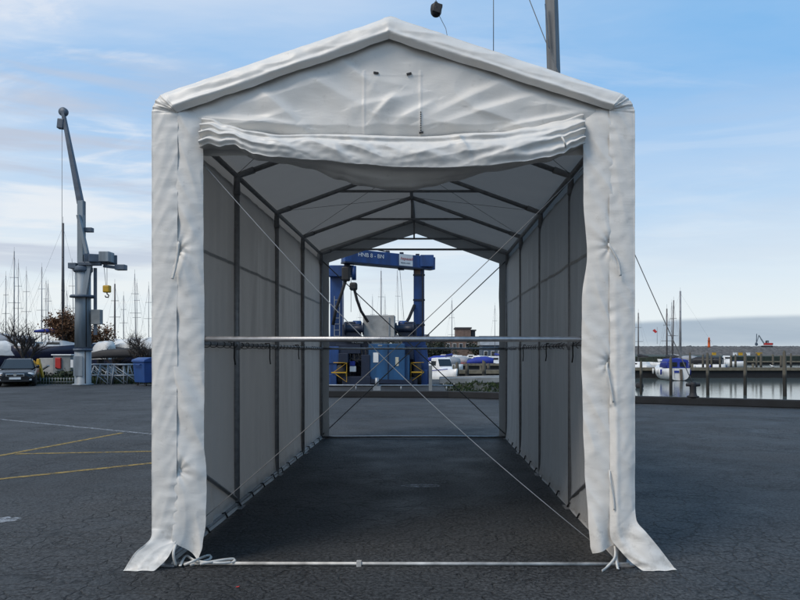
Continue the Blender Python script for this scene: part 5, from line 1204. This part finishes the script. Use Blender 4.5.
# ---------------------------------------------------------------- middle distance, seen through the tent
motorboat('white_motorboat', 'white motorboat with its bow to the quay right of the boat hoist', (X(442, 50), 50, WZ + .55), math.radians(200), 5.2, 'gelcoat', None)
rn = random.Random(21)
cl_m = [(436, 66, 100, 7.5, 'canvas_grey', 'grey-canopied motorboat behind the bow of the white motorboat'), (449, 72, 60, 8, 'canvas_grey', 'pale grey-canopied motorboat left of the marina\'s first pale pile'), (462, 75, -70, 7, None, 'cabin motorboat between the first two pale piles'),
        (471, 70, 84, 7.5, 'canvas_blue', 'motorboat under a blue canopy between the second and third pale piles'), (479, 82, 40, 8.5, None, 'cabin motorboat behind the stout pale pile\'s left side'), (492, 74, 95, 7, None, 'cabin motorboat close to the tent\'s far right post'),
        (498, 88, 70, 8, 'canvas_blue', 'blue-canopied motorboat at the tent\'s far right post'), (430, 92, 80, 8, 'canvas_blue', 'blue-canopied motorboat peeping past the hoist\'s far leg'), (456, 98, 85, 9, None, 'cabin motorboat in the second marina row left'), (474, 108, 95, 9, 'canvas_white', 'white-canopied motorboat in the second marina row'),
        (487, 112, 80, 9, 'canvas_grey', 'grey-canopied motorboat in the second marina row right'), (444, 118, 75, 9, None, 'cabin motorboat far back left of the grey building'), (465, 128, 90, 10, 'canvas_white', 'white-canopied motorboat far back below the block on the roof')]
for px, d, rz, L_, can, lab in cl_m:
    d = d * 1.45; motorboat('marina_motorboat', lab, (X(px, d), d, WZ + .3), math.radians(rz), L_, ['gelcoat', 'gelcoat', 'navy_hull', 'red_paint'][int(px) % 4], can, 'motorboats crowded in the marina', can is None)
for px, d, rz, L_, can, lab in ((438, 150, 90, 7, 'canvas_black', 'black-canopied motorboat far back at the hoist\'s far leg'), (452, 165, 20, 8, None, 'cabin motorboat far back under the long low roof\'s left half'), (460, 150, -60, 7, 'canvas_blue', 'blue-canopied motorboat far back between the first pale piles'),
        (470, 168, 85, 7, None, 'cabin motorboat far back beside the brick block'), (481, 160, 30, 7, 'canvas_black', 'black-canopied motorboat far back right of the brick block'), (490, 166, 80, 8, None, 'cabin motorboat far back in front of the navy shed')):
    motorboat('marina_motorboat', lab, (X(px, d), d, WZ + .3), math.radians(rz), L_, ['gelcoat', 'navy_hull', 'gelcoat', 'red_paint'][int(d) % 4], can, 'motorboats crowded in the marina', can is None)
for px, py, d, mr, lab in ((450, 300, 104, .07, 'sailboat with a thin mast standing right of the hoist\'s far leg'), (382, 270, 92, .10, 'sailboat with a tall pale mast behind the hoist\'s grey tank'), (385.5, 296, 120, .06, 'sailboat with a short mast close beside the tall pale one'), (372, 296, 125, .05, 'sailboat with a faint short mast behind the hoist sling'), (358, 300, 118, .05, 'sailboat with a faint mast near the hoist\'s near leg'), (400.5, 270, 110, .06, 'sailboat with a leaning mast behind the hoist\'s grey tank, right side'), (497, 305, 120, .06, 'sailboat with a mast at the tent\'s far right post')):
    zt = Z(py, d); sailboat('moored_sailboat', lab, (X(px, d), d, WZ + .35), math.radians(rn.uniform(-30, 30)), 9.5, zt - WZ - 1.35, 'gelcoat', 'white_paint', 'canvas_blue', 'alu', mr, None, 'sailboats seen through the tent', False, 1.0, True, -.02 if px == 400.5 else 0)
# far shore
far = [(-120, 168), (80, 176), (110, 190), (110, 330), (-260, 330), (-200, 190)]
g = MB(); g.prism([(x, y, -3) for x, y in far], (0, 0, 3.6)); tag(g.build('far_shore', 'foliage_dark'), kind='structure')
def building(label, x0, x1, y, z0, h_, dep, wallm, roofm, gable=0.0, nwin=6, wh_=1.2, cat='building', name='harbour_building'):
    b = thing(name, label, cat, ((x0 + x1) / 2, y, z0)); W = x1 - x0
    wl = MB().box((0, dep / 2, h_ / 2), (W, dep, h_)).build('wall', wallm, b)
    if gable: MB().prism([(-W / 2 - .4, -.4, h_), (-W / 2 - .4, dep + .4, h_), (-W / 2 - .4, dep / 2, h_ + gable)], (W + .8, 0, 0)).build('roof', roofm, b)
    else: MB().box((0, dep / 2, h_ + .2), (W + .6, dep + .6, .4)).build('roof', roofm, b)
    for k in range(nwin):
        x = -W / 2 + W * (k + .5) / nwin; f_ = MB().box((x, -.03, h_ * .55), (W / nwin * .55, .08, wh_)).build('window', 'white_paint', b); MB().box((x, -.08, h_ * .55), (W / nwin * .55 - .16, .04, wh_ - .16)).build('pane', 'glass_dark', f_)
    return b
z0 = .6
building('long low brick building with dark roof on the far shore', X(426, 182), X(502, 182), 182, z0, Z(338, 182) - z0, 14, 'brick', 'roof_dark', 0, 12, 1.6)
b = building('brown brick block rising above the long low roof', X(456, 196), X(471, 196), 197, z0, Z(328.5, 196) - z0, 9, 'brick', 'roof_dark', 0, 3, 1.2)
building('narrow dark stair tower against the brick block', X(471.2, 200), X(475, 200), 199, z0, Z(331, 200) - z0, 8, 'roof_dark', 'roof_dark', 0, 1, 1.2)
building('navy shed with a pale sloping roof edge by the tent\'s far right post', X(484, 130), X(506, 130), 134, -.9, Z(345, 130) + .9, 8, 'crane_dark', 'roof_grey', 2.0, 3, 1.4)
building('low grey boathouse left of the long brick building', X(392, 176), X(428, 176), 178, z0, Z(342, 176) - z0, 9, 'shed_grey', 'roof_dark', 2.2, 6, 1.2)
building('grey warehouse behind the hoist\'s machine house', X(330, 180), X(385, 180), 184, z0, Z(341, 180) - z0, 12, 'shed_grey', 'roof_grey', 1.5, 8, 1.2)
for i, (px, d, r, h_) in enumerate(((432, 174, 4, 4.6), (442, 176, 4, 4.0), (480, 176, 4, 4.4), (396, 172, 4, 4.2), (350, 172, 5, 5))):
    bush('shore_bush', ['dark bushes on the far shore at the hoist\'s far leg', 'dark bushes left of the brick block', 'dark bushes below the right end of the long roof', 'dark bushes behind the grey tank', 'dark bushes behind the hoist\'s near wheel'][i], (X(px, d), d, z0), r, 2, h_, 'foliage_dark', 60 + i, 900, 'bushes on the far shore', .35)
# low far coast closing the left yard
sh_ = MB(); sh_.grid(lambda u, v: (lerp(-420, -30, u), 190 + 30 * v, max(0, (3.2 + 1.5 * nz(u * 14, 1) + .9 * nz(u * 60, v * 3)) * math.sin(math.pi * min(1, v * .8 + .02)))), 240, 8)
tag(sh_.build('far_bank', 'foliage_dark'), kind='structure')
sc_p = G(237, 588); tag(MB().add([(sc_p.x - .012, sc_p.y, .006), (sc_p.x + .013, sc_p.y - .004, .009), (sc_p.x + .018, sc_p.y + .012, .013), (sc_p.x - .009, sc_p.y + .013, .007), (sc_p.x, sc_p.y + .007, .011)], [(0, 1, 4), (1, 2, 4), (2, 3, 4), (3, 0, 4)]).build('paper_scrap', 'red_cloth'), 'tiny red scrap of paper on the asphalt before the tent', 'scrap')
